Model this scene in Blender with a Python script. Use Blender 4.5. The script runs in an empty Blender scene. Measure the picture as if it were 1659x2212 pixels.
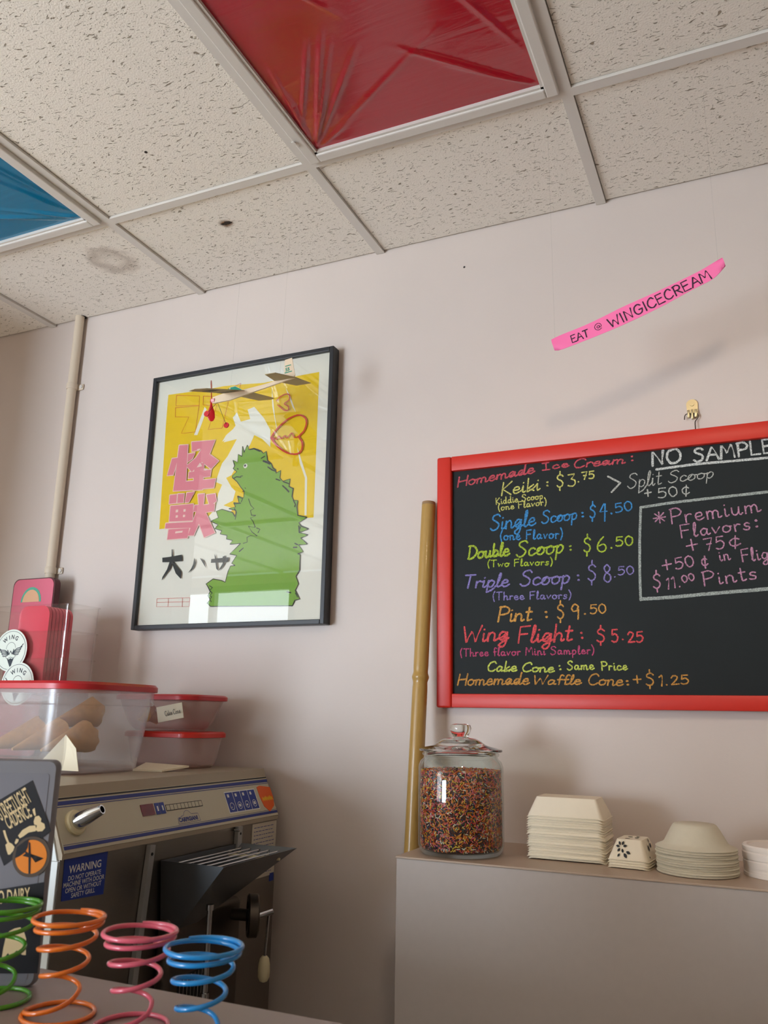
import bpy, bmesh, math, random
from mathutils import Vector, Matrix
random.seed(7)
S = bpy.context.scene
COL = S.collection
PI = math.pi

# ---------------------------------------------------------------- camera, light, exposure
def lin(c):
    c = c / 255.0
    return c / 12.92 if c <= 0.04045 else ((c + 0.055) / 1.055) ** 2.4
def rgb(r, g, b): return (lin(r), lin(g), lin(b), 1.0)

YAW, PITCH, ROLL = -0.4225131, 0.2435243, 0.0189545
def cam_matrix():
    cy, sy = math.cos(YAW), math.sin(YAW); cp, sp = math.cos(PITCH), math.sin(PITCH)
    f = Vector((sy * cp, cy * cp, sp)); r = Vector((cy, -sy, 0)); u = r.cross(f)
    cr, sr = math.cos(ROLL), math.sin(ROLL)
    r2 = r * cr + u * sr; u2 = u * cr - r * sr
    m = Matrix((r2, u2, -f)).transposed().to_4x4()
    m.translation = Vector((0.877967, -1.897613, 1.468331))
    return m
cd = bpy.data.cameras.new('camera')
cd.sensor_fit = 'VERTICAL'; cd.sensor_height = 32.0; cd.lens = 1790.0 / 2212.0 * 32.0
cd.clip_start = 0.02
cd.dof.use_dof = True; cd.dof.focus_distance = 1.95; cd.dof.aperture_fstop = 11.0
cam = bpy.data.objects.new('camera', cd); COL.objects.link(cam); cam.matrix_world = cam_matrix()
S.camera = cam

S.view_settings.view_transform = 'Standard'; S.view_settings.look = 'None'
S.view_settings.gamma = 1.0; S.view_settings.use_curve_mapping = False
S.view_settings.exposure = -0.08

S.cycles.transparent_max_bounces = 40; S.cycles.max_bounces = 12
W = bpy.data.worlds.new('sky'); S.world = W; W.use_nodes = True
bg = W.node_tree.nodes['Background']; bg.inputs['Color'].default_value = (0.80, 0.90, 1.0, 1); bg.inputs['Strength'].default_value = 2.2

def area(name, loc, target, sx, sy, power, color):
    l = bpy.data.lights.new(name, 'AREA'); l.shape = 'RECTANGLE'; l.size = sx; l.size_y = sy; l.energy = power; l.color = color
    o = bpy.data.objects.new(name, l); COL.objects.link(o); o.location = loc
    d = Vector(target) - Vector(loc); o.rotation_euler = d.to_track_quat('-Z', 'Y').to_euler(); return o
# daylight through the glass door and the shop window behind the camera; the low outdoor lamp is added to lift the ceiling
area('door_daylight', (-2.0, -4.72, 1.15), (-2.0, 0, 1.15), 1.2, 1.9, 215, (0.74, 0.86, 1.0))
area('window_daylight', (-3.8, -4.72, 1.72), (-3.8, 0, 1.72), 1.8, 1.85, 60, (0.86, 0.92, 1.0))
area('added_uplight', (-2.8, -5.6, 0.15), (-0.8, -0.6, 2.74), 4.0, 1.2, 30, (1.0, 0.97, 0.90))
# sun added through door and window; its bounce off the floor brightens the ceiling
su = bpy.data.lights.new('sun', 'SUN'); su.energy = 26; su.color = (1.0, 0.95, 0.88); su.angle = math.radians(1.0)
suo = bpy.data.objects.new('sun', su); COL.objects.link(suo); suo.location = (-4, -9, 6); suo.rotation_euler = Vector((0.22, 0.80, -0.72)).to_track_quat('-Z', 'Y').to_euler()
# the spot lamp above the counter, aimed at the menu board
sp = bpy.data.lights.new('spot_bulb', 'SPOT'); sp.energy = 25; sp.color = (1.0, 0.80, 0.60); sp.spot_size = math.radians(70); sp.spot_blend = 1.0; sp.shadow_soft_size = 0.07
spo = bpy.data.objects.new('spot_bulb', sp); COL.objects.link(spo); spo.location = (0.95, -1.74, 2.53)
spo.rotation_euler = (Vector((0.90, 0.0, 1.55)) - spo.location).to_track_quat('-Z', 'Y').to_euler()

# ---------------------------------------------------------------- helpers
def tag(o, label, cat, group=None, kind=None):
    if kind: o['kind'] = kind
    if label: o['label'] = label
    if cat: o['category'] = cat
    if group: o['group'] = group
    return o
def thing(name, label, cat, loc=(0, 0, 0), rz=0.0, group=None):
    o = bpy.data.objects.new(name, None); COL.objects.link(o); o.location = loc; o.rotation_euler = (0, 0, rz); o.empty_display_size = 0.05
    return tag(o, label, cat, group)
def obj(name, bm, m, parent=None, smooth=False, label=None, angle=35, recalc=True):
    if recalc: bmesh.ops.recalc_face_normals(bm, faces=bm.faces)
    me = bpy.data.meshes.new(name); bm.to_mesh(me); bm.free()
    if isinstance(m, (list, tuple)):
        for x in m: me.materials.append(x)
    else: me.materials.append(m)
    if smooth:
        for p in me.polygons: p.use_smooth = True
        me.set_sharp_from_angle(angle=math.radians(angle))
    o = bpy.data.objects.new(name, me); COL.objects.link(o)
    if parent:
        o.parent = parent; o.matrix_parent_inverse = wm(parent).inverted()
    if label: o['label'] = label
    return o
def wm(o):
    b = o.matrix_basis.copy()
    return (wm(o.parent) @ o.matrix_parent_inverse @ b) if o.parent else b
def struct(name, bm, m, **k):
    o = obj(name, bm, m, **k); o['kind'] = 'structure'; return o
def dup(root, loc, label=None, rz=None, name=None):
    def cp(o, par):
        c = o.copy(); COL.objects.link(c)
        if par: c.parent = par
        for ch in o.children: cp(ch, c)
        return c
    r = cp(root, None); r.location = loc
    if rz is not None: r.rotation_euler = (0, 0, rz)
    if label: r['label'] = label
    return r
def box(bm, x0, x1, y0, y1, z0, z1, bev=0.0, seg=2, mi=0):
    r = bmesh.ops.create_cube(bm, size=1.0)
    for v in r['verts']:
        v.co = Vector((x0 + (v.co.x + .5) * (x1 - x0), y0 + (v.co.y + .5) * (y1 - y0), z0 + (v.co.z + .5) * (z1 - z0)))
    fs = {f for v in r['verts'] for f in v.link_faces}
    for f in fs: f.material_index = mi
    if bev > 0:
        es = list({e for v in r['verts'] for e in v.link_edges})
        bmesh.ops.bevel(bm, geom=es, offset=bev, segments=seg, profile=0.5, affect='EDGES')
    return bm
def bx(*a, **k):
    return box(bmesh.new(), *a, **k)
def loft(bm, rings, cap0=True, cap1=True, closed=False, mi=0):
    vs = [[bm.verts.new(p) for p in r] for r in rings]
    n = len(vs[0]); seq = list(zip(vs, vs[1:])) + ([(vs[-1], vs[0])] if closed else [])
    for a, b in seq:
        for i in range(n):
            j = (i + 1) % n
            f = bm.faces.new((a[i], a[j], b[j], b[i])); f.material_index = mi
    if not closed:
        if cap0: bm.faces.new(list(reversed(vs[0]))).material_index = mi
        if cap1: bm.faces.new(vs[-1]).material_index = mi
    return bm
def rring(cx, cy, w, h, r, z, n=6):
    P = []
    for sx, sy, a0 in ((1, 1, 0), (-1, 1, 90), (-1, -1, 180), (1, -1, 270)):
        for k in range(n + 1):
            a = math.radians(a0 + 90 * k / n)
            P.append((cx + sx * (w / 2 - r) + r * math.cos(a), cy + sy * (h / 2 - r) + r * math.sin(a), z))
    return P
def circ(cx, cy, r, z, n=32): return [(cx + r * math.cos(2 * PI * k / n), cy + r * math.sin(2 * PI * k / n), z) for k in range(n)]
def lathe(prof, n=48, c=(0, 0, 0), bm=None, caps=True):
    bm = bm or bmesh.new()
    rs = [circ(c[0], c[1], max(r, 1e-4), c[2] + z, n) for r, z in prof]
    return loft(bm, rs, caps, caps)
def tube(bm, pts, r, n=8, cap=True, rad=None):
    pts = [Vector(p) for p in pts]; rings = []; N = None
    for i, p in enumerate(pts):
        t = (pts[min(i + 1, len(pts) - 1)] - pts[max(i - 1, 0)]).normalized()
        if N is None: N = t.orthogonal().normalized()
        else: N = (N - t * N.dot(t)).normalized()
        b = t.cross(N); rr_ = rad[i] if rad else r
        rings.append([p + (N * math.cos(2 * PI * k / n) + b * math.sin(2 * PI * k / n)) * rr_ for k in range(n)])
    return loft(bm, rings, cap, cap)
def smooth_pts(P, k=5):
    P = [Vector(p) for p in P]
    if len(P) < 3: return P
    out = []
    for i in range(len(P) - 1):
        p0 = P[i - 1] if i else P[0]; p1 = P[i]; p2 = P[i + 1]; p3 = P[i + 2] if i + 2 < len(P) else P[-1]
        if (p2 - p1).length < 1e-7: continue
        if (p1 - p0).length < 1e-7: p0 = p1 - (p2 - p1) * .5
        for s in range(k):
            t = s / k
            out.append(0.5 * ((2 * p1) + (p2 - p0) * t + (2 * p0 - 5 * p1 + 4 * p2 - p3) * t * t + (3 * p1 - p0 - 3 * p2 + p3) * t ** 3))
    out.append(P[-1]); return out
LIFT = [0]
def lift():                                  # every mark lies a hair above the one drawn before it
    LIFT[0] = (LIFT[0] + 1) % 24; return LIFT[0] * 8e-6
def flat(bm, pts, y, mi=0):
    y -= lift(); f = bm.faces.new([bm.verts.new((p[0], y, p[1])) for p in pts]); f.material_index = mi; return bm
def prism(bm, pts, y0, y1, mi=0):            # outline in x, z pulled from y0 to y1
    return loft(bm, [[(p[0], y0, p[1]) for p in pts], [(p[0], y1, p[1]) for p in pts]], mi=mi)
def stroke(bm, P, w, y, jit=0.0, mi=0, wob=None):     # a drawn line: flat ribbon in the x, z plane
    P = [Vector((p[0], p[1])) for p in P]
    Q = [P[0]]
    for p in P[1:]:
        if (p - Q[-1]).length > w * 0.12: Q.append(p)
    if len(Q) < 2: Q = [Q[0], Q[0] + Vector((w * .5, 0))]
    d0 = (Q[0] - Q[1]).normalized(); d1 = (Q[-1] - Q[-2]).normalized()
    Q = [Q[0] + d0 * w * .42] + Q + [Q[-1] + d1 * w * .42]
    L = []; n = len(Q); y -= lift(); dy = min(2.5e-6, 1.2e-4 / n)
    for i, p in enumerate(Q):
        ta, tb = (p - Q[i - 1]) if i else None, (Q[i + 1] - p) if i < n - 1 else None
        ta = ta.normalized() if ta else tb.normalized(); tb = tb.normalized() if tb else ta
        t = (ta + tb) if ta.dot(tb) > -.5 else ta
        t = t.normalized() if t.length > 1e-9 else Vector((1, 0))
        nn = Vector((-t.y, t.x)); e = 0.55 if i in (0, n - 1) else 1.0
        a = w * .5 * e * (1 + random.uniform(-jit, jit)); b = w * .5 * e * (1 + random.uniform(-jit, jit))
        yy = y - dy * i; L.append((bm.verts.new((p.x + nn.x * a, yy, p.y + nn.y * a)), bm.verts.new((p.x - nn.x * b, yy, p.y - nn.y * b))))
    for (a, b), (c, d) in zip(L, L[1:]):
        bm.faces.new((a, b, d, c)).material_index = mi
def text_bm(txt, size, M, bm=None, bold=0.0, shear=0.0, xs=1.0, align='LEFT', depth=0.0):
    cu = bpy.data.curves.new('t', 'FONT'); cu.body = txt; cu.size = size; cu.offset = bold; cu.shear = shear; cu.align_x = align; cu.extrude = depth; cu.resolution_u = 3
    o = bpy.data.objects.new('t', cu); COL.objects.link(o)
    dg = bpy.context.evaluated_depsgraph_get(); me = bpy.data.meshes.new_from_object(o.evaluated_get(dg))
    bm = bm or bmesh.new()
    me.transform(M @ Matrix.Diagonal((xs, 1, 1, 1))); bm.from_mesh(me)
    bpy.data.objects.remove(o); bpy.data.curves.remove(cu); bpy.data.meshes.remove(me); return bm
def frame_m(o, ex, ey):                       # matrix whose x, y axes run along ex, ey from o
    ex = Vector(ex).normalized(); ey = Vector(ey).normalized(); ez = ex.cross(ey)
    m = Matrix((ex, ey, ez)).transposed().to_4x4(); m.translation = Vector(o); return m
def fit_text(txt, x0, z0, x1, z1, h, y, bm=None, bold=0.0):   # printed text stretched between two points of an x, z plane
    t = text_bm(txt, h / 0.72, Matrix.Identity(4), None, bold)
    mx = max(v.co.x for v in t.verts); t.free()
    ex = Vector((x1 - x0, 0, z1 - z0)); ey = Vector((-(z1 - z0), 0, x1 - x0))
    return text_bm(txt, h / 0.72, frame_m((x0, y, z0), ex, ey), bm, bold, xs=ex.length / mx)

# ---------------------------------------------------------------- materials
def mat(name, c, rough=0.6, metal=0.0, spec=0.5, noise=0.0, nscale=40.0, bump=0.0, bscale=200.0, stretch=None, coat=0.0, trans=0.0, sss=0.0):
    m = bpy.data.materials.new(name); m.use_nodes = True; nt = m.node_tree; b = nt.nodes['Principled BSDF']
    col = rgb(*c); b.inputs['Base Color'].default_value = col
    b.inputs['Roughness'].default_value = rough; b.inputs['Metallic'].default_value = metal
    b.inputs['Specular IOR Level'].default_value = spec; b.inputs['Coat Weight'].default_value = coat
    b.inputs['Transmission Weight'].default_value = trans
    if noise or bump:
        tc = nt.nodes.new('ShaderNodeTexCoord'); mp = nt.nodes.new('ShaderNodeMapping'); nt.links.new(tc.outputs['Object'], mp.inputs[0])
        if stretch: mp.inputs['Scale'].default_value = stretch
    if noise:
        n = nt.nodes.new('ShaderNodeTexNoise'); n.inputs['Scale'].default_value = nscale; n.inputs['Detail'].default_value = 5; nt.links.new(mp.outputs[0], n.inputs['Vector'])
        mx = nt.nodes.new('ShaderNodeMix'); mx.data_type = 'RGBA'
        mx.inputs[6].default_value = tuple(x * (1 - noise) for x in col[:3]) + (1,); mx.inputs[7].default_value = tuple(min(1, x * (1 + noise)) for x in col[:3]) + (1,)
        nt.links.new(n.outputs[0], mx.inputs[0]); nt.links.new(mx.outputs[2], b.inputs['Base Color'])
    if bump:
        n2 = nt.nodes.new('ShaderNodeTexNoise'); n2.inputs['Scale'].default_value = bscale; n2.inputs['Detail'].default_value = 3; nt.links.new(mp.outputs[0], n2.inputs['Vector'])
        bp = nt.nodes.new('ShaderNodeBump'); bp.inputs['Strength'].default_value = bump; bp.inputs['Distance'].default_value = 0.002
        nt.links.new(n2.outputs[0], bp.inputs['Height']); nt.links.new(bp.outputs[0], b.inputs['Normal'])
    return m
def clear(name, tint, rough=0.03, body=0.0, bodycol=(255, 255, 255), ior=1.45):
    # clear sheet: light passes, Fresnel gloss on top, 'body' = share of milky plastic
    m = bpy.data.materials.new(name); m.use_nodes = True; nt = m.node_tree; nt.nodes.clear()
    out = nt.nodes.new('ShaderNodeOutputMaterial'); tr = nt.nodes.new('ShaderNodeBsdfTransparent'); tr.inputs[0].default_value = rgb(*tint)
    gl = nt.nodes.new('ShaderNodeBsdfGlossy'); gl.inputs['Roughness'].default_value = rough
    fr = nt.nodes.new('ShaderNodeFresnel'); ge = nt.nodes.new('ShaderNodeNewGeometry'); mi_ = nt.nodes.new('ShaderNodeMix')
    mi_.inputs[2].default_value = ior; mi_.inputs[3].default_value = 1 / ior      # same gloss on both faces of the sheet
    nt.links.new(ge.outputs['Backfacing'], mi_.inputs[0]); nt.links.new(mi_.outputs[0], fr.inputs[0])
    last = tr
    if body:
        d = nt.nodes.new('ShaderNodeBsdfDiffuse'); d.inputs[0].default_value = rgb(*bodycol)
        t = nt.nodes.new('ShaderNodeBsdfTranslucent'); t.inputs[0].default_value = rgb(*bodycol)
        a = nt.nodes.new('ShaderNodeMixShader'); a.inputs[0].default_value = .5; nt.links.new(d.outputs[0], a.inputs[1]); nt.links.new(t.outputs[0], a.inputs[2])
        c = nt.nodes.new('ShaderNodeMixShader'); c.inputs[0].default_value = body; nt.links.new(tr.outputs[0], c.inputs[1]); nt.links.new(a.outputs[0], c.inputs[2]); last = c
    x = nt.nodes.new('ShaderNodeMixShader'); nt.links.new(fr.outputs[0], x.inputs[0]); nt.links.new(last.outputs[0], x.inputs[1]); nt.links.new(gl.outputs[0], x.inputs[2])
    nt.links.new(x.outputs[0], out.inputs[0]); return m
def tile_mat():
    m = mat('acoustic_tile', (226, 219, 208), 0.95, spec=0.1); nt = m.node_tree; b = nt.nodes['Principled BSDF']; L = nt.links
    tc = nt.nodes.new('ShaderNodeTexCoord'); mp = nt.nodes.new('ShaderNodeMapping'); mp.inputs['Scale'].default_value = (1, 1, 1)
    L.new(tc.outputs['Object'], mp.inputs[0])
    wob = nt.nodes.new('ShaderNodeTexNoise'); wob.inputs['Scale'].default_value = 30; L.new(mp.outputs[0], wob.inputs['Vector'])
    ad = nt.nodes.new('ShaderNodeVectorMath'); ad.operation = 'MULTIPLY_ADD'; ad.inputs[1].default_value = (.03, .03, 0); L.new(wob.outputs[1], ad.inputs[0]); L.new(mp.outputs[0], ad.inputs[2])
    m2 = nt.nodes.new('ShaderNodeMapping'); m2.inputs['Scale'].default_value = (62, 230, 1); L.new(ad.outputs[0], m2.inputs[0])
    n = nt.nodes.new('ShaderNodeTexNoise'); n.inputs['Scale'].default_value = 1.0; n.inputs['Detail'].default_value = 1.5; L.new(m2.outputs[0], n.inputs['Vector'])
    r = nt.nodes.new('ShaderNodeMapRange'); r.inputs[1].default_value = .65; r.inputs[2].default_value = .72; L.new(n.outputs[0], r.inputs[0])
    v = nt.nodes.new('ShaderNodeTexVoronoi'); v.inputs['Scale'].default_value = 190; L.new(mp.outputs[0], v.inputs['Vector'])
    n3 = nt.nodes.new('ShaderNodeTexNoise'); n3.inputs['Scale'].default_value = 60; L.new(mp.outputs[0], n3.inputs['Vector'])
    r2 = nt.nodes.new('ShaderNodeMapRange'); r2.inputs[1].default_value = .26; r2.inputs[2].default_value = .16; L.new(v.outputs[0], r2.inputs[0])
    r3 = nt.nodes.new('ShaderNodeMapRange'); r3.inputs[1].default_value = .50; r3.inputs[2].default_value = .58; L.new(n3.outputs[0], r3.inputs[0])
    mu = nt.nodes.new('ShaderNodeMath'); mu.operation = 'MULTIPLY'; L.new(r2.outputs[0], mu.inputs[0]); L.new(r3.outputs[0], mu.inputs[1])
    mm = nt.nodes.new('ShaderNodeMath'); mm.operation = 'MULTIPLY_ADD'; mm.use_clamp = True; mm.inputs[1].default_value = .55; L.new(mu.outputs[0], mm.inputs[0]); L.new(r.outputs[0], mm.inputs[2])
    mx = nt.nodes.new('ShaderNodeMix'); mx.data_type = 'RGBA'; mx.inputs[6].default_value = rgb(238, 231, 220); mx.inputs[7].default_value = rgb(160, 148, 132); L.new(mm.outputs[0], mx.inputs[0]); L.new(mx.outputs[2], b.inputs['Base Color'])
    fine = nt.nodes.new('ShaderNodeTexNoise'); fine.inputs['Scale'].default_value = 260; L.new(mp.outputs[0], fine.inputs['Vector'])
    hh = nt.nodes.new('ShaderNodeMath'); hh.operation = 'MULTIPLY_ADD'; hh.inputs[1].default_value = -2.2; L.new(mm.outputs[0], hh.inputs[0]); L.new(fine.outputs[0], hh.inputs[2])
    bp = nt.nodes.new('ShaderNodeBump'); bp.inputs['Strength'].default_value = .8; bp.inputs['Distance'].default_value = .0012; L.new(hh.outputs[0], bp.inputs['Height']); L.new(bp.outputs[0], b.inputs['Normal'])
    return m
def film_mat(name, c, dark):
    # coloured lighting film: glossy, creased
    m = mat(name, c, 0.16, spec=0.9); nt = m.node_tree; b = nt.nodes['Principled BSDF']; L = nt.links
    tc = nt.nodes.new('ShaderNodeTexCoord'); mp = nt.nodes.new('ShaderNodeMapping'); mp.inputs['Rotation'].default_value = (0, 0, math.radians(-32)); mp.inputs['Scale'].default_value = (3.0, 22, 1); L.new(tc.outputs['Object'], mp.inputs[0])
    n = nt.nodes.new('ShaderNodeTexNoise'); n.inputs['Scale'].default_value = 1.0; n.inputs['Detail'].default_value = 4; n.inputs['Distortion'].default_value = .6; L.new(mp.outputs[0], n.inputs['Vector'])
    bp = nt.nodes.new('ShaderNodeBump'); bp.inputs['Strength'].default_value = .35; bp.inputs['Distance'].default_value = .006; L.new(n.outputs[0], bp.inputs['Height']); L.new(bp.outputs[0], b.inputs['Normal'])
    return m
def chalk_mat(name, c, cover=.5):
    m = mat(name, c, .95, spec=.05); nt = m.node_tree; b = nt.nodes['Principled BSDF']; L = nt.links
    tc = nt.nodes.new('ShaderNodeTexCoord'); n = nt.nodes.new('ShaderNodeTexNoise'); n.inputs['Scale'].default_value = 420; n.inputs['Detail'].default_value = 3; L.new(tc.outputs['Object'], n.inputs['Vector'])
    r = nt.nodes.new('ShaderNodeMapRange'); r.inputs[1].default_value = .30; r.inputs[2].default_value = .62; r.inputs[3].default_value = .25; r.inputs[4].default_value = 1.0; L.new(n.outputs[0], r.inputs[0])
    mx = nt.nodes.new('ShaderNodeMix'); mx.data_type = 'RGBA'; mx.inputs[6].default_value = rgb(40, 45, 46); mx.inputs[7].default_value = rgb(*c); L.new(r.outputs[0], mx.inputs[0]); L.new(mx.outputs[2], b.inputs['Base Color'])
    return m

M = {}
M['wall'] = mat('wall_paint', (213, 200, 191), .62, spec=.35, noise=.03, nscale=5, bump=.12, bscale=120)
M['wall_dim'] = mat('side_wall_paint', (204, 190, 172), .8)
M['tile'] = tile_mat()
M['grid'] = mat('grid_enamel', (214, 208, 200), .45, spec=.4)
M['dark_gap'] = mat('dark_gap', (40, 34, 30), .9)
M['red_film'] = film_mat('red_film', (168, 18, 36), 0)
M['blue_film'] = film_mat('blue_film', (0, 118, 158), 0)
M['black_frame'] = mat('black_frame', (30, 32, 36), .45)
M['paper'] = mat('poster_paper', (232, 226, 214), .8)
M['yellow'] = mat('ink_yellow', (236, 196, 12), .8, noise=.05, nscale=60)
M['art_white'] = mat('ink_white', (236, 230, 216), .8)
M['green'] = mat('ink_green', (124, 166, 62), .8, noise=.04, nscale=30)
M['ink'] = mat('ink_black', (34, 38, 40), .7)
M['pink'] = mat('ink_pink', (226, 132, 146), .8)
M['pale'] = mat('ink_pale_pink', (242, 206, 196), .8)
M['heart'] = mat('ink_red', (206, 62, 44), .8)
M['glass'] = clear('picture_glass', (252, 253, 252), .01)
M['red_frame'] = mat('red_painted_wood', (206, 42, 26), .42, spec=.45, bump=.05, bscale=60)
M['slate'] = mat('chalkboard_slate', (31, 36, 37), .75, spec=.3, noise=.14, nscale=9)
M['brass'] = mat('brass', (200, 190, 150), .34, .9)
M['satin'] = mat('satin_steel', (178, 178, 176), .55, .75)
M['hopper'] = mat('hopper_steel', (122, 126, 130), .42, 1.0)
M['steel'] = mat('brushed_steel', (140, 134, 126), .36, 1.0, noise=.05, nscale=30, stretch=(1, 1, 12))
M['steel_dark'] = mat('dark_steel', (96, 88, 80), .4, .9)
M['chrome'] = mat('chrome', (200, 202, 204), .12, 1.0)
M['panel'] = mat('panel_cream', (196, 188, 164), .45)
M['cover'] = mat('machine_cover_paint', (170, 156, 134), .42)
M['daylit_side'] = mat('painted_daylight_side', (238, 247, 248), .35)  # daylight on the machine's side, put into a near-white cool colour
M['navy'] = mat('navy_print', (38, 54, 130), .5)
M['display_red'] = mat('display_red', (110, 14, 34), .2)
M['cream_plastic'] = mat('cream_plastic', (232, 218, 176), .4)
M['sign_blue'] = mat('sign_blue', (24, 52, 142), .45)
M['sign_white'] = mat('sign_white', (226, 226, 222), .5)
M['orange'] = mat('sticker_orange', (232, 96, 30), .4)
M['sticker_yellow'] = mat('sticker_yellow', (240, 190, 40), .5)
M['notice'] = mat('notice_paper', (206, 196, 178), .7)
M['black'] = mat('black_rubber', (22, 22, 24), .55)
M['bamboo'] = mat('bamboo', (176, 138, 70), .38, noise=.16, nscale=14, stretch=(30, 30, 1), coat=.2)
M['bamboo_end'] = mat('bamboo_end', (150, 118, 84), .8, noise=.2, nscale=80)
M['ledge'] = mat('ledge_laminate', (186, 175, 167), .5, spec=.4, noise=.04, nscale=60)
M['ledge_top'] = mat('ledge_top_laminate', (184, 162, 142), .4, spec=.5)
M['counter'] = mat('counter_laminate', (150, 132, 126), .38, noise=.03, nscale=90)
M['fibre'] = mat('white_fibre_board', (240, 228, 204), .75, noise=.03, nscale=60)
M['bagasse'] = mat('bagasse_pulp', (216, 208, 186), .85, noise=.04, nscale=80, bump=.1, bscale=400)
M['lid_white'] = mat('white_plastic_lid', (236, 226, 216), .35)
M['jar_glass'] = clear('jar_glass', (246, 249, 247), .02, ior=1.5)
M['lid_glass'] = bpy.data.materials.new('lid_glass'); M['lid_glass'].use_nodes = True
M['lid_glass'].node_tree.nodes['Principled BSDF'].inputs['Transmission Weight'].default_value = 1; M['lid_glass'].node_tree.nodes['Principled BSDF'].inputs['Roughness'].default_value = 0; M['lid_glass'].node_tree.nodes['Principled BSDF'].inputs['IOR'].default_value = 1.5
M['lid_glass'].node_tree.nodes['Principled BSDF'].inputs['Base Color'].default_value = rgb(246, 250, 248)
M['tub'] = clear('frosted_tub', (252, 252, 252), .22, .17, (244, 242, 240))
M['tub_pink'] = clear('tinted_tub', (254, 249, 247), .22, .22, (250, 230, 224))
M['acrylic'] = clear('clear_acrylic', (253, 252, 251), .03, .018, (235, 226, 222))
M['red_lid'] = mat('red_plastic_lid', (190, 30, 38), .32)
M['red_lid2'] = mat('bright_red_lid', (214, 44, 34), .32)
M['hot_pink'] = mat('pink_plastic', (226, 62, 88), .4)
M['sign_pink'] = mat('sign_pink', (214, 104, 126), .5)
M['sign_edge'] = mat('sign_edge', (86, 40, 44), .6)
M['teal'] = mat('teal_paint', (84, 170, 142), .6)
M['tan'] = mat('tan_paint', (222, 172, 134), .6)
M['sticker_paper'] = mat('round_sticker', (226, 234, 222), .45)
M['sticker_ink'] = mat('sticker_ink', (44, 54, 62), .5)
M['waffle'] = mat('waffle_cone', (226, 178, 108), .8, noise=.18, nscale=90, bump=.6, bscale=120)
M['kraft'] = mat('white_paper_bag', (238, 226, 198), .8)
M['grey_plastic'] = mat('grey_plastic', (122, 120, 124), .4)
M['grey_face'] = mat('grey_face', (118, 116, 122), .45)
M['st_black'] = mat('sticker_black', (18, 20, 26), .4)
M['st_cream'] = mat('sticker_cream', (226, 200, 150), .5)
M['st_orange'] = mat('sticker_amber', (232, 132, 26), .45)
M['st_brown'] = mat('sticker_brown', (78, 62, 46), .5)
M['w_green'] = mat('green_wire', (72, 146, 24), .25, coat=.4)
M['w_orange'] = mat('orange_wire', (228, 112, 20), .25, coat=.4)
M['w_pink'] = mat('pink_wire', (222, 96, 116), .25, coat=.4)
M['w_blue'] = mat('blue_wire', (16, 138, 208), .25, coat=.4)
M['ribbon'] = mat('pink_paper', (250, 118, 176), .6)
M['marker'] = mat('marker_ink', (40, 14, 44), .6)
M['balsa'] = mat('balsa', (228, 206, 176), .7, noise=.06, nscale=30, stretch=(1, 12, 12))
M['balsa_wing'] = mat('balsa_wing', (178, 160, 122), .7, noise=.08, nscale=20, stretch=(12, 1, 1))
M['deco_green'] = mat('green_print', (22, 140, 112), .6)
M['prop_red'] = mat('red_plastic', (204, 24, 34), .3)
M['pale_pink'] = mat('pale_pink_plastic', (242, 176, 186), .3)
M['pvc'] = mat('pvc_conduit', (222, 206, 184), .45)
M['thread'] = clear('nylon_thread', (235, 235, 235), .1, .2)
M['soot'] = mat('burnt_hole', (44, 34, 26), .95)
M['win_frame'] = mat('window_frame', (120, 118, 116), .4, .6)
M['floor'] = mat('floor_vinyl', (164, 152, 134), .5, noise=.1, nscale=3)

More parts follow.
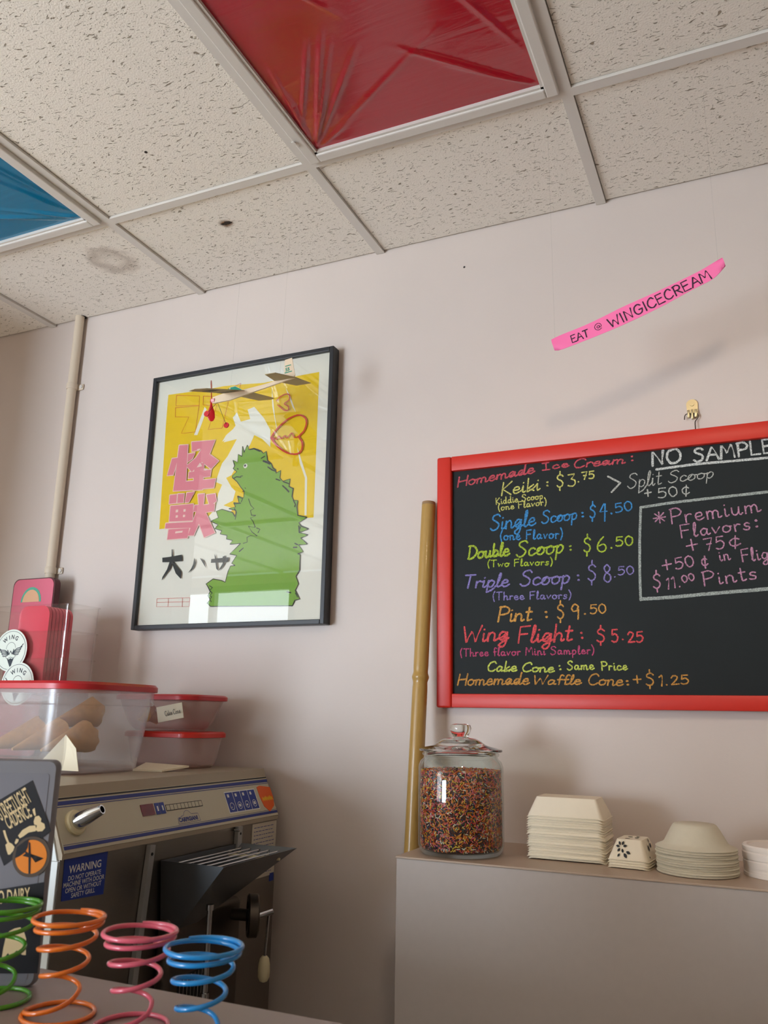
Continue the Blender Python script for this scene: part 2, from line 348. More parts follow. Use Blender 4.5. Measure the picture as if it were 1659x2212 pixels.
# ---------------------------------------------------------------- drawn shapes, in metres (x, z)
CHALK_TEXT = [["heading","Homemade","c",0.2303,2.0274,0.4286,2.0444,0.0247,0.0037],["heading","Ice","p",0.4433,2.048,0.5105,2.0505,0.0171,0.0035],["heading","Cream","c",0.52,2.0455,0.6382,2.045,0.0213,0.0034],["heading",":","p",0.6495,2.046,0.6567,2.0463,0.0176,0.0035],["keiki","Keiki","c",0.3423,1.9945,0.4398,2.0014,0.0322,0.0034],["keiki_price",":","p",0.4532,2.0058,0.4609,2.0062,0.0159,0.0037],["keiki_price","$","p",0.4772,2.0023,0.4958,2.0028,0.0305,0.0033],["keiki_price","3","p",0.5033,2.002,0.5228,2.0024,0.0292,0.0032],["keiki_price",".","p",0.5263,2.0099,0.5316,2.0094,0.0224,0.0032],["keiki_price","75","p",0.5361,2.0156,0.5669,2.0159,0.0179,0.0032],["keiki_note","Kiddie Scoop","p",0.3292,1.9737,0.4446,1.9782,0.016,0.0025],["keiki_note","(one Flavor)","p",0.3348,1.9582,0.453,1.9628,0.0159,0.0025],["single","Single","c",0.3133,1.9106,0.4275,1.9155,0.0374,0.0038],["single","Scoop","c",0.4386,1.918,0.524,1.9223,0.0299,0.0034],["single_price",":","p",0.5326,1.9238,0.54,1.9243,0.0164,0.0036],["single_price","$","p",0.5504,1.9224,0.5661,1.9222,0.0306,0.0033],["single_price","4","p",0.5724,1.9228,0.5921,1.9223,0.0304,0.0033],["single_price",".","p",0.5975,1.9283,0.6036,1.9278,0.0217,0.0031],["single_price","50","p",0.6089,1.9295,0.6477,1.9338,0.0215,0.003],["single_note","(one Flavor)","p",0.3382,1.885,0.4884,1.88,0.0223,0.0031],["double","Double","c",0.2557,1.8439,0.3636,1.8474,0.0316,0.0048],["double","Scoop","c",0.3758,1.8422,0.4904,1.8461,0.0363,0.0041],["double_price",":","p",0.5022,1.8475,0.5096,1.8481,0.0162,0.0036],["double_price","$","p",0.5336,1.8433,0.5524,1.8432,0.0333,0.0035],["double_price","6","p",0.5637,1.8425,0.5863,1.8421,0.0342,0.0033],["double_price",".","p",0.5938,1.8491,0.5999,1.8487,0.0213,0.0033],["double_price","50","p",0.6052,1.8526,0.6445,1.8531,0.0211,0.0032],["double_note","(Two Flavors)","p",0.3065,1.8218,0.4628,1.8185,0.0165,0.0028],["triple","Triple","c",0.2495,1.7743,0.3611,1.7736,0.0311,0.0041],["triple","Scoop","c",0.3832,1.7726,0.5017,1.7745,0.0356,0.0039],["triple_price",":","p",0.5175,1.7759,0.5248,1.7766,0.0191,0.0037],["triple_price","$","p",0.5404,1.7769,0.5609,1.7769,0.037,0.0031],["triple_price","8","p",0.5761,1.7731,0.5933,1.7733,0.0377,0.0032],["triple_price",".","p",0.5988,1.7824,0.6048,1.7821,0.0209,0.003],["triple_price","50","p",0.6071,1.7872,0.643,1.7874,0.0187,0.0028],["triple_note","(Three Flavors)","p",0.318,1.7426,0.5025,1.7385,0.0183,0.0027],["pint","Pint","c",0.3285,1.6912,0.4141,1.6919,0.0343,0.0042],["pint_price",":","p",0.442,1.6943,0.4495,1.6951,0.0211,0.0038],["pint_price","$","p",0.4685,1.6935,0.4863,1.694,0.0326,0.0034],["pint_price","9","p",0.5019,1.6914,0.5205,1.6919,0.0333,0.0035],["pint_price",".","p",0.5291,1.702,0.5353,1.7018,0.0208,0.0035],["pint_price","50","p",0.5425,1.7026,0.579,1.7035,0.0206,0.003],["flight","Wing","c",0.2476,1.6434,0.3577,1.6498,0.0377,0.0045],["flight","Flight","c",0.3761,1.641,0.5053,1.6448,0.0376,0.0042],["flight_price",":","p",0.5208,1.6455,0.528,1.6464,0.0205,0.0041],["flight_price","$","p",0.5541,1.6397,0.5752,1.6404,0.0285,0.0036],["flight_price","5","p",0.5861,1.6391,0.6029,1.6398,0.0273,0.0038],["flight_price",".","p",0.609,1.6437,0.6149,1.6436,0.0201,0.0035],["flight_price","25","p",0.6205,1.6375,0.6556,1.6388,0.022,0.0035],["sampler","(Three flavor Mini Sampler)","p",0.2371,1.6122,0.549,1.6145,0.0178,0.0026],["cake_cone","Cake","c",0.3035,1.5775,0.3747,1.5772,0.022,0.0035],["cake_cone","Cone","c",0.3855,1.5761,0.4605,1.5747,0.0206,0.0034],["cake_cone_price",":","p",0.4699,1.5777,0.4762,1.5787,0.0143,0.0033],["cake_cone","Same","p",0.4865,1.5797,0.5485,1.5803,0.0192,0.003],["cake_cone","Price","p",0.5614,1.5782,0.6195,1.5789,0.0189,0.003],["waffle_cone","Homemade","c",0.2289,1.5459,0.403,1.5483,0.0251,0.0035],["waffle_cone","Waffle","c",0.4125,1.5472,0.52,1.5484,0.0203,0.0033],["waffle_cone","Cone","c",0.5331,1.5474,0.6091,1.5455,0.0238,0.0032],["waffle_cone_price",":","p",0.6139,1.5446,0.6216,1.5456,0.0137,0.0033],["waffle_cone_price","+","p",0.6275,1.5475,0.6467,1.5476,0.0234,0.0031],["waffle_cone_price","$","p",0.6542,1.5456,0.6732,1.5466,0.0262,0.003],["waffle_cone_price","1","p",0.6807,1.5447,0.69,1.5447,0.0232,0.0032],["waffle_cone_price",".","p",0.6948,1.5467,0.7004,1.5467,0.0192,0.003],["waffle_cone_price","25","p",0.7052,1.5476,0.7422,1.5496,0.0182,0.003],["no_samples","NO","p",0.6934,2.0324,0.7598,2.0338,0.0325,0.0054],["no_samples","SAMPLES","p",0.7819,2.0314,0.9723,2.0361,0.0304,0.0048],["split","Split","c",0.6382,1.9845,0.7157,1.9878,0.0335,0.0024],["split","Scoop","c",0.7266,1.9889,0.8231,1.9919,0.0265,0.0023],["split_price","+","p",0.6742,1.9584,0.6912,1.959,0.0236,0.0028],["split_price","50","p",0.7029,1.9558,0.7451,1.9572,0.0223,0.0027],["split_price","¢","p",0.7547,1.9553,0.7711,1.9558,0.0253,0.0027],["premium","*","p",0.6904,1.8931,0.7189,1.8951,0.0315,0.0029],["premium","Premium","p",0.7266,1.8945,0.9112,1.9083,0.0339,0.003],["premium","Flavors","p",0.7458,1.8618,0.8866,1.8709,0.0295,0.003],["premium",":","p",0.8956,1.8713,0.9028,1.8717,0.024,0.0032],["plus75","+","p",0.7558,1.8262,0.7814,1.8287,0.0367,0.003],["plus75","75","p",0.7918,1.83,0.8337,1.8334,0.0273,0.0029],["plus75","¢","p",0.8436,1.8317,0.8665,1.8342,0.026,0.0029],["plus50","+","p",0.7027,1.7884,0.725,1.7902,0.0317,0.0031],["plus50","50","p",0.7299,1.793,0.77,1.7989,0.0243,0.003],["plus50","¢","p",0.7846,1.793,0.7986,1.7943,0.0261,0.003],["plus50","in","p",0.8207,1.8061,0.8437,1.8087,0.025,0.0027],["plus50","Flights","p",0.8639,1.8015,0.9606,1.8095,0.0275,0.0028],["premium_pint","$","p",0.6813,1.7527,0.6997,1.7539,0.0316,0.0031],["premium_pint","1","p",0.7073,1.7515,0.7149,1.7511,0.0243,0.0031],["premium_pint","1","p",0.7207,1.7529,0.7284,1.7536,0.0242,0.003],["premium_pint",".","p",0.7341,1.7543,0.7388,1.7541,0.0201,0.003],["premium_pint","00","p",0.7422,1.763,0.7689,1.7687,0.0151,0.0028],["premium_pint","Pints","p",0.7837,1.754,0.8904,1.7647,0.0306,0.0029]]
CHALK_LINES = [["no_samples",[[0.7038,2.0226],[0.7844,2.0257],[0.8696,2.0248],[0.9694,2.024]],0.0056],["arrow",[[0.5964,2.0173],[0.6235,1.9991],[0.6235,1.9991],[0.603,1.9791]],0.0042],["box",[[0.665,1.9377],[0.7306,1.9426],[0.7885,1.9448],[0.8635,1.9473],[0.9628,1.9502]],0.006],["box",[[0.665,1.9377],[0.6594,1.87],[0.6554,1.7971],[0.6537,1.7294]],0.0056],["box",[[0.6538,1.7314],[0.7176,1.7329],[0.8202,1.7385],[0.9444,1.7437]],0.0074]]
ART = {"outer":[[-0.7419,2.4645],[-0.1182,2.4576],[-0.1205,1.6985],[-0.7327,1.6947]],"yellow":[[[-0.685,2.4035],[-0.5518,2.3999],[-0.4856,2.4013],[-0.4112,2.3962],[-0.3476,2.3905],[-0.2598,2.394],[-0.168,2.3955],[-0.1679,2.2454],[-0.1678,1.9804],[-0.3222,1.9836],[-0.4896,1.9911],[-0.5766,1.9882],[-0.6758,1.9866],[-0.6802,2.1458],[-0.6849,2.3135]]],"white":[[[-0.5176,1.9991],[-0.4839,2.0314],[-0.4782,2.0738],[-0.4667,2.1002],[-0.4903,2.1105],[-0.4717,2.1642],[-0.4549,2.1823],[-0.4268,2.231],[-0.472,2.2265],[-0.4343,2.2723],[-0.4454,2.2982],[-0.4327,2.3129],[-0.4169,2.2822],[-0.3856,2.2861],[-0.3966,2.316],[-0.3745,2.3211],[-0.341,2.2842],[-0.3167,2.2451],[-0.3136,2.1936],[-0.3414,2.2205],[-0.3689,2.2358],[-0.3804,2.2094],[-0.4091,2.1731],[-0.437,2.1248],[-0.4546,2.1187],[-0.4343,2.0892],[-0.42,2.0762],[-0.4269,2.0496],[-0.4574,2.0388],[-0.4207,2.0259],[-0.4805,1.9904]],[[-0.4768,2.2291],[-0.4645,2.2478],[-0.434,2.2683],[-0.4288,2.2595],[-0.4457,2.2414]],[[-0.5779,2.262],[-0.5586,2.3135],[-0.5471,2.3453],[-0.5392,2.3358],[-0.5524,2.296],[-0.5659,2.2605]],[[-0.32,2.3741],[-0.3034,2.2791],[-0.2893,2.222],[-0.3001,2.2588],[-0.3141,2.3126]],[[-0.2733,2.3629],[-0.2568,2.3364],[-0.237,2.2859],[-0.2486,2.3034]],[[-0.2276,2.1834],[-0.2085,2.1353],[-0.192,2.0919],[-0.1892,1.9877],[-0.1953,1.9882],[-0.199,2.0926],[-0.2169,2.1362]]],"green":[[[-0.4049,2.1766],[-0.4048,2.2064],[-0.3989,2.187],[-0.3893,2.2085],[-0.3838,2.194],[-0.3662,2.1958],[-0.3527,2.1903],[-0.3413,2.1843],[-0.3343,2.1772],[-0.3251,2.1824],[-0.3199,2.1553],[-0.3063,2.1441],[-0.3013,2.1319],[-0.2923,2.1252],[-0.2896,2.1153],[-0.2751,2.1214],[-0.2772,2.0999],[-0.267,2.0901],[-0.244,2.0942],[-0.2471,2.0729],[-0.2334,2.066],[-0.236,2.0437],[-0.2304,2.0327],[-0.2167,2.0307],[-0.2191,2.0142],[-0.2155,1.9899],[-0.1869,1.982],[-0.2107,1.9692],[-0.2041,1.9596],[-0.1801,1.9497],[-0.2094,1.9417],[-0.1818,1.9342],[-0.2034,1.9267],[-0.1815,1.9089],[-0.209,1.909],[-0.1938,1.8892],[-0.2106,1.8845],[-0.202,1.8815],[-0.2024,1.8403],[-0.2125,1.8249],[-0.2038,1.8049],[-0.2126,1.7877],[-0.1978,1.7642],[-0.2125,1.7613],[-0.2198,1.7476],[-0.4769,1.7551],[-0.4887,1.7648],[-0.4797,1.7736],[-0.4878,1.785],[-0.4816,1.7959],[-0.4878,1.8073],[-0.4968,1.8181],[-0.4743,1.8308],[-0.4451,1.8245],[-0.4338,1.8196],[-0.4273,1.8488],[-0.4197,1.864],[-0.4045,1.8643],[-0.4167,1.8713],[-0.4022,1.892],[-0.4252,1.8972],[-0.4079,1.9111],[-0.3915,1.925],[-0.4265,1.9251],[-0.4184,1.9351],[-0.4387,1.9407],[-0.4381,1.9509],[-0.4608,1.9563],[-0.457,1.9656],[-0.48,1.9731],[-0.4701,1.9838],[-0.4954,1.9955],[-0.4704,2.0039],[-0.4796,2.0232],[-0.461,2.0275],[-0.4244,2.0155],[-0.4155,2.0025],[-0.4132,2.0195],[-0.4377,2.0274],[-0.4157,2.0301],[-0.4229,2.0435],[-0.405,2.0407],[-0.4109,2.0617],[-0.391,2.0541],[-0.3896,2.0725],[-0.402,2.0853],[-0.4152,2.103],[-0.4319,2.1164],[-0.4332,2.1224],[-0.4187,2.1327],[-0.4321,2.1432],[-0.4273,2.1514],[-0.4343,2.168],[-0.4181,2.1602],[-0.418,2.184]]],"ink":[[[[-0.374,2.0495],[-0.3662,2.0308],[-0.3547,2.0203],[-0.3652,2.0155],[-0.3612,2.0019],[-0.3469,2.0007],[-0.3638,1.9945],[-0.3543,1.9824],[-0.3468,1.9668],[-0.3696,1.9715],[-0.3568,1.9544],[-0.3388,1.9419],[-0.3604,1.9445],[-0.3718,1.9405],[-0.37,1.9272],[-0.3828,1.9244]],5],[[[-0.3794,2.1934],[-0.3661,2.1939],[-0.3456,2.1836]],7],[[[-0.3329,2.1548],[-0.3196,2.1494],[-0.3106,2.1445]],12],[[[-0.3166,2.1355],[-0.3031,2.1263],[-0.2921,2.1213]],10],[[[-0.3294,2.168],[-0.34,2.1634]],8],[[[-0.4272,2.114],[-0.4186,2.1182],[-0.4041,2.1151]],7],[[[-0.4052,2.1184],[-0.3986,2.1185]],6],[[[-0.4176,2.1417],[-0.4148,2.1398]],8],[[[-0.2662,2.0767],[-0.2551,2.0662],[-0.2463,2.0578]],10],[[[-0.2886,2.098],[-0.2756,2.0928]],8],[[[-0.4185,2.0258],[-0.411,2.0136],[-0.414,1.9947]],6],[[[-0.4099,2.0597],[-0.3939,2.0524],[-0.3977,2.0432]],6],[[[-0.4217,2.0395],[-0.3996,2.0395]],7],[[[-0.3942,1.9027],[-0.3818,1.9112]],7],[[[-0.3424,1.9646],[-0.3314,1.96],[-0.3372,1.9511]],6],[[[-0.2237,1.9027],[-0.2135,1.902]],9],[[[-0.2202,1.9134],[-0.2118,1.9092]],7],[[[-0.2103,1.96],[-0.2073,1.9415],[-0.206,1.9561]],9],[[[-0.2379,1.7845],[-0.2256,1.7819]],7],[[[-0.2114,1.7806],[-0.2049,1.7698]],6],[[[-0.4847,1.8127],[-0.4745,1.8067],[-0.4837,1.7997],[-0.4742,1.7919],[-0.4815,1.7848],[-0.4746,1.7808],[-0.4806,1.7737],[-0.4748,1.7679]],6],[[[-0.2304,2.032],[-0.2236,2.0202],[-0.2254,2.0148]],8],[[[-0.2647,2.0879],[-0.2475,2.0805]],7],[[[-0.3886,2.0828],[-0.3858,2.0806]],5],[[[-0.3954,2.0738],[-0.3922,2.0716]],5]],"pink":[[[-0.6258,2.2347],[-0.5944,2.233],[-0.5911,2.0944],[-0.6341,2.0965]],[[-0.6478,2.1967],[-0.6255,2.1967],[-0.6389,2.1457],[-0.6607,2.1459]],[[-0.5917,2.2039],[-0.5657,2.205],[-0.576,2.1878],[-0.5909,2.1793]],[[-0.5816,2.2397],[-0.4995,2.2359],[-0.5157,2.1952],[-0.4823,2.1713],[-0.5064,2.1499],[-0.5395,2.1744],[-0.5733,2.1478],[-0.5942,2.1687],[-0.562,2.1895],[-0.5452,2.2128],[-0.578,2.2105]],[[-0.5652,2.1724],[-0.5322,2.1708],[-0.5309,2.0907],[-0.5636,2.0918]],[[-0.5828,2.148],[-0.5062,2.1479],[-0.5077,2.1273],[-0.584,2.1299]],[[-0.5916,2.1206],[-0.4887,2.119],[-0.4925,2.0929],[-0.5911,2.094]],[[-0.6449,2.0846],[-0.6196,2.085],[-0.62,2.059],[-0.6448,2.0588]],[[-0.6159,2.0859],[-0.594,2.0847],[-0.5948,2.0584],[-0.6161,2.0587]],[[-0.5847,2.0862],[-0.5575,2.086],[-0.576,2.0583],[-0.5886,2.0578]],[[-0.6393,2.0519],[-0.559,2.0512],[-0.557,2.0023],[-0.6395,2.0057]],[[-0.6509,2.001],[-0.5533,1.9981],[-0.5546,1.981],[-0.6518,1.986]],[[-0.6396,1.9827],[-0.5666,1.9811],[-0.571,1.9527],[-0.6413,1.9529]],[[-0.5451,2.0777],[-0.5234,2.0781],[-0.5233,2.0449],[-0.485,2.0455],[-0.486,2.0238],[-0.5141,2.023],[-0.4781,1.9606],[-0.5134,1.9501],[-0.5344,1.9919],[-0.5498,1.9589],[-0.5702,1.9596],[-0.5468,2.0281],[-0.5579,2.0283],[-0.554,2.0468],[-0.54,2.0464]],[[-0.5156,2.0734],[-0.4865,2.0746],[-0.4801,2.0521],[-0.5018,2.0399]]],"pale":[[[-0.619,2.039],[-0.6104,2.039],[-0.6106,2.0311],[-0.6191,2.031]],[[-0.5915,2.0382],[-0.584,2.038],[-0.5842,2.0305],[-0.5917,2.0307]],[[-0.6173,2.0221],[-0.6098,2.0223],[-0.61,2.0152],[-0.6176,2.015]],[[-0.5918,2.0216],[-0.5843,2.0214],[-0.5846,2.0147],[-0.5921,2.0149]],[[-0.6137,1.9745],[-0.5884,1.975],[-0.5898,1.9696],[-0.615,1.9691]],[[-0.5618,2.2148],[-0.5478,2.2164],[-0.5551,2.2079]],[[-0.557,2.1594],[-0.5464,2.1732],[-0.537,2.1613]],[[-0.5308,2.1546],[-0.5166,2.151],[-0.5255,2.146]]],"black":[[[-0.6526,1.9005],[-0.6291,1.9014],[-0.5851,1.9052],[-0.582,1.887],[-0.6135,1.8857],[-0.6512,1.8872]],[[-0.6218,1.9231],[-0.619,1.9229],[-0.6125,1.8857],[-0.6191,1.8861]],[[-0.6254,1.8884],[-0.6137,1.8877],[-0.621,1.8669],[-0.6411,1.843],[-0.6482,1.8345],[-0.6469,1.8444],[-0.6326,1.8656]],[[-0.6191,1.8861],[-0.6086,1.8835],[-0.5819,1.8564],[-0.5818,1.8358],[-0.6009,1.8524]],[[-0.5413,1.8937],[-0.5345,1.8792],[-0.5412,1.8625],[-0.5593,1.8514],[-0.549,1.8629],[-0.5433,1.8759]],[[-0.522,1.8918],[-0.5078,1.8841],[-0.4987,1.8617],[-0.5092,1.8751]],[[-0.4833,1.8864],[-0.4254,1.8882],[-0.4262,1.8748],[-0.4837,1.8759]],[[-0.4741,1.9002],[-0.4691,1.8931],[-0.457,1.8523],[-0.4645,1.8583]],[[-0.4459,1.891],[-0.4373,1.8934],[-0.4376,1.8699],[-0.4477,1.8574],[-0.457,1.8523],[-0.4444,1.8721]]],"heart":[[[[-0.3107,2.2187],[-0.2947,2.2403],[-0.2616,2.2656],[-0.228,2.2749],[-0.2055,2.2652],[-0.1992,2.2476],[-0.2066,2.2252],[-0.2206,2.2115],[-0.2106,2.1948],[-0.2104,2.1736],[-0.2257,2.162],[-0.2565,2.1694],[-0.2875,2.1912],[-0.3107,2.2187]],11],[[[-0.3072,2.2183],[-0.2999,2.2186],[-0.304,2.2151],[-0.291,2.2135],[-0.2858,2.2215],[-0.2767,2.2126],[-0.2656,2.2198],[-0.2587,2.2119],[-0.2445,2.225],[-0.2353,2.2106],[-0.2207,2.2134]],7],[[[-0.2996,2.3266],[-0.2872,2.3376],[-0.2701,2.3432],[-0.2577,2.3381],[-0.2579,2.3246],[-0.2729,2.3147],[-0.2603,2.3058],[-0.2589,2.2949],[-0.2718,2.2955],[-0.2946,2.3146]],7]],"thin":[[[[-0.6536,2.3967],[-0.5685,2.3829],[-0.5678,2.3533],[-0.6528,2.3636],[-0.6536,2.3967]],3.4],[[[-0.6537,2.3577],[-0.5677,2.3516],[-0.5739,2.2706],[-0.6246,2.2728],[-0.6015,2.3214],[-0.6519,2.3281],[-0.6537,2.3577]],3.4],[[[-0.5548,2.3801],[-0.4618,2.3644],[-0.4801,2.2709],[-0.5291,2.2723],[-0.5044,2.3426],[-0.5534,2.3521],[-0.5548,2.3801]],3.4],[[[-0.4501,2.3938],[-0.4253,2.4013],[-0.4293,2.379]],3.4],[[[-0.4501,2.3938],[-0.4407,2.3915],[-0.4422,2.3801]],3.4],[[[-0.6618,1.7839],[-0.5484,1.782],[-0.5485,1.7577],[-0.6617,1.7611],[-0.6618,1.7839]],3.4],[[[-0.6607,1.7732],[-0.5483,1.7708]],3.4],[[[-0.6219,1.783],[-0.6215,1.7596]],3.4],[[[-0.5735,1.7818],[-0.5726,1.7579]],3.4]],"eye":[-0.3908,2.1466]}
RIBBON_TOP = [[0.5355,2.246],[0.548,2.2494],[0.6046,2.2632],[0.6501,2.2781],[0.685,2.2906],[0.7581,2.3127],[0.8293,2.3369],[0.8575,2.3496],[0.8775,2.3607]]
RIBBON_BOTTOM = [[0.542,2.2204],[0.5586,2.2189],[0.6083,2.2303],[0.6558,2.2427],[0.6953,2.2544],[0.7582,2.2761],[0.8201,2.3017],[0.8597,2.3174],[0.8827,2.3412]]
RIBBON_TEXT = [["EAT",0.5793,2.2291,0.6166,2.2381,0.0165,0.0024],["@",0.6283,2.2459,0.6426,2.2493,0.0158,0.0012],["W|NG|CECREAM",0.658,2.247,0.857,2.318,0.0217,0.0027]]
STICK = {"black":[[[-0.0252,0.1977],[0.0003,0.1478],[-0.0445,0.1132],[-0.074,0.1672]]],"bones":[[[-0.0335,0.1427],[-0.0297,0.1483],[-0.0228,0.1524],[-0.0169,0.153],[-0.0155,0.15],[-0.0157,0.1475],[-0.023,0.1459],[-0.0284,0.1418],[-0.0314,0.1402]],[[-0.019,0.157],[-0.018,0.1616],[-0.0143,0.1627],[-0.0113,0.1597],[-0.0115,0.1567],[-0.0075,0.1547],[-0.0063,0.1507],[-0.0088,0.1476],[-0.0136,0.1471],[-0.0157,0.1485],[-0.0151,0.1531],[-0.0181,0.154]],[[-0.0499,0.1474],[-0.0477,0.1479],[-0.0449,0.1415],[-0.0421,0.1365],[-0.0439,0.1355],[-0.0473,0.1414]],[[-0.0455,0.1335],[-0.0427,0.1365],[-0.0387,0.1346],[-0.0357,0.1317],[-0.0368,0.1277],[-0.0395,0.1242],[-0.0416,0.1241],[-0.0438,0.1285]],[[-0.0362,0.1356],[-0.0351,0.1397],[-0.0324,0.1392],[-0.0326,0.1367],[-0.0349,0.1342]],[[-0.0217,0.1686],[-0.0195,0.1702],[-0.0174,0.1631],[-0.0186,0.1621],[-0.0205,0.1651]]],"lines":[["STREETLIGHT",-0.0525,0.1568,-0.0228,0.1772,0],["CADENCE",-0.0442,0.1485,-0.0209,0.1622,0]],"circle":[-0.0173,0.1236,0.0161,0.0164],"splat":[[[-0.018,0.1063],[-0.0161,0.1063],[-0.0175,0.1221],[-0.0118,0.1237],[-0.0041,0.1213],[-0.0116,0.1222],[-0.0121,0.1172],[-0.0137,0.1217],[-0.0176,0.1231],[-0.0197,0.1359],[-0.0214,0.1369],[-0.0204,0.126],[-0.0252,0.1289],[-0.0233,0.1259],[-0.0261,0.1234],[-0.0198,0.122]]],"splat_side":[[[-0.0338,0.1208],[-0.033,0.1317],[-0.0252,0.1378],[-0.0218,0.1399],[-0.0219,0.1319],[-0.0239,0.1269],[-0.0288,0.1234]]],"black2":[[[-0.0582,0.089],[-0.0004,0.0988],[0.0025,0.0252],[0.0023,0.014],[-0.048,0.0131]]],"award":[[[-0.0336,0.0453],[-0.0308,0.052],[-0.0255,0.0549],[-0.0199,0.056],[-0.0158,0.0523],[-0.0127,0.0457],[-0.0112,0.0306],[-0.0147,0.0306],[-0.0209,0.0347],[-0.0269,0.0289],[-0.0293,0.0322],[-0.0352,0.0241],[-0.0346,0.0368]]],"dairy":["NO DAIRY",-0.0518,0.0767,-0.0131,0.0816],"small":[["EAT WHAT YOU",-0.0494,0.0708,-0.0126,0.0734]]}

def stain_mat(name, c, r0, r1, amt):
    # brown water mark with a shape of its own, thin and ragged
    m = bpy.data.materials.new(name); m.use_nodes = True; nt = m.node_tree; nt.nodes.clear(); L = nt.links
    out = nt.nodes.new('ShaderNodeOutputMaterial'); tr = nt.nodes.new('ShaderNodeBsdfTransparent'); d = nt.nodes.new('ShaderNodeBsdfDiffuse'); d.inputs[0].default_value = rgb(*c)
    tc = nt.nodes.new('ShaderNodeTexCoord'); n = nt.nodes.new('ShaderNodeTexNoise'); n.inputs['Scale'].default_value = 26; n.inputs['Detail'].default_value = 4; L.new(tc.outputs['Object'], n.inputs['Vector'])
    ln = nt.nodes.new('ShaderNodeVectorMath'); ln.operation = 'LENGTH'; L.new(tc.outputs['Object'], ln.inputs[0])
    ma = nt.nodes.new('ShaderNodeMath'); ma.operation = 'MULTIPLY_ADD'; ma.inputs[1].default_value = r1 * .9; L.new(n.outputs[0], ma.inputs[0]); L.new(ln.outputs['Value'], ma.inputs[2])
    cr = nt.nodes.new('ShaderNodeValToRGB'); e = cr.color_ramp.elements
    sc = nt.nodes.new('ShaderNodeMath'); sc.operation = 'MULTIPLY'; sc.inputs[1].default_value = 1.0 / (r1 * 1.9); L.new(ma.outputs[0], sc.inputs[0]); L.new(sc.outputs[0], cr.inputs[0])
    if r0 > 0:
        e[0].position = .34; e[0].color = (.15, .15, .15, 1); e[1].position = .60; e[1].color = (1, 1, 1, 1); x = e.new(.80); x.color = (0, 0, 0, 1)
    else:
        e[0].position = .30; e[0].color = (1, 1, 1, 1); e[1].position = .62; e[1].color = (0, 0, 0, 1)
    k = nt.nodes.new('ShaderNodeMath'); k.operation = 'MULTIPLY'; k.inputs[1].default_value = amt; L.new(cr.outputs[0], k.inputs[0])
    mx = nt.nodes.new('ShaderNodeMixShader'); L.new(k.outputs[0], mx.inputs[0]); L.new(tr.outputs[0], mx.inputs[1]); L.new(d.outputs[0], mx.inputs[2]); L.new(mx.outputs[0], out.inputs[0]); return m

# ---------------------------------------------------------------- the room
H = 2.74
T = 0.6096; D1 = -0.416; D2 = D1 - 2 * T; D3 = D2 - 2 * T
XL, XR, YF = -5.0, 2.4, -4.65
struct('floor', bx(XL, XR, YF, 0.0, -0.1, 0), M['floor'])
struct('ceiling', bx(XL, XR, YF, 0.0, H + .02, H + .12), M['grid'])
struct('wall_back', bx(XL, XR, 0.0, 0.1, 0, H + .02), M['wall'])
struct('wall_left', bx(XL - .1, XL, YF, 0.1, 0, H + .02), M['wall'])
struct('wall_right', bx(XR, XR + .1, YF, 0.1, 0, H + .02), M['wall_dim'])
bm = bmesh.new()
WX0, WX1, WZ0, WZ1 = -4.7, -2.9, 0.8, 2.65
DX0, DX1, DZ1 = -2.6, -1.4, 2.1
for x0, x1, z0, z1 in ((XL, WX0, 0, H), (WX0, WX1, 0, WZ0), (WX0, WX1, WZ1, H), (WX1, DX0, 0, H), (DX0, DX1, DZ1, H), (DX0, DX1, -.1, .2), (DX1, XR, 0, H)): box(bm, x0, x1, YF - .06, YF, z0, z1)
struct('wall_front', bm, M['wall_dim'])
def sash(name, x0, x1, z0, z1, xs):
    bm = bmesh.new()
    for x in xs: box(bm, x - .03, x + .03, YF - .05, YF + .01, z0, z1)
    for z in (z0 + .03, z1 - .03): box(bm, x0, x1, YF - .05, YF + .01, z - .03, z + .03)
    struct(name, bm, M['win_frame'])
sash('window_1', WX0, WX1, WZ0, WZ1, (WX0 + .03, -3.8, WX1 - .03))
sash('door_1', DX0, DX1, .2, DZ1, (DX0 + .03, DX1 - .03))
struct('added_light_blocker', bx(-2.2, -1.37, -1.12, -1.0, 0, H), M['wall'])  # added out of view, blocks daylight to darken the back wall's left end

bm = bmesh.new(); lathe([(.003, 0), (.0025, .001)], 10, (0, 0, 0), bm); bm.transform(Matrix.Translation((0.2464, 0, 2.6409)) @ Matrix.Rotation(PI / 2, 4, 'X')); struct('nail_hole', bm, M['dark_gap'])
# suspended grid: long bars run to the back wall, short bars between them
n_trim = 0
def bar(x0, x1, y0, y1):
    global n_trim; n_trim += 1
    struct('trim_%d' % n_trim, bx(x0, x1, y0, y1, H - .004, H + .018), M['grid'])
g = .012
for k in range(-8, 4): bar(k * T - g, k * T + g, YF, -.002)
for k in range(-8, 4):
    x0, x1 = k * T + g, min((k + 1) * T - g, XR)
    if x0 > XR: continue
    for y in (D1, D2, D3): bar(x0, x1, y - g, y + g)

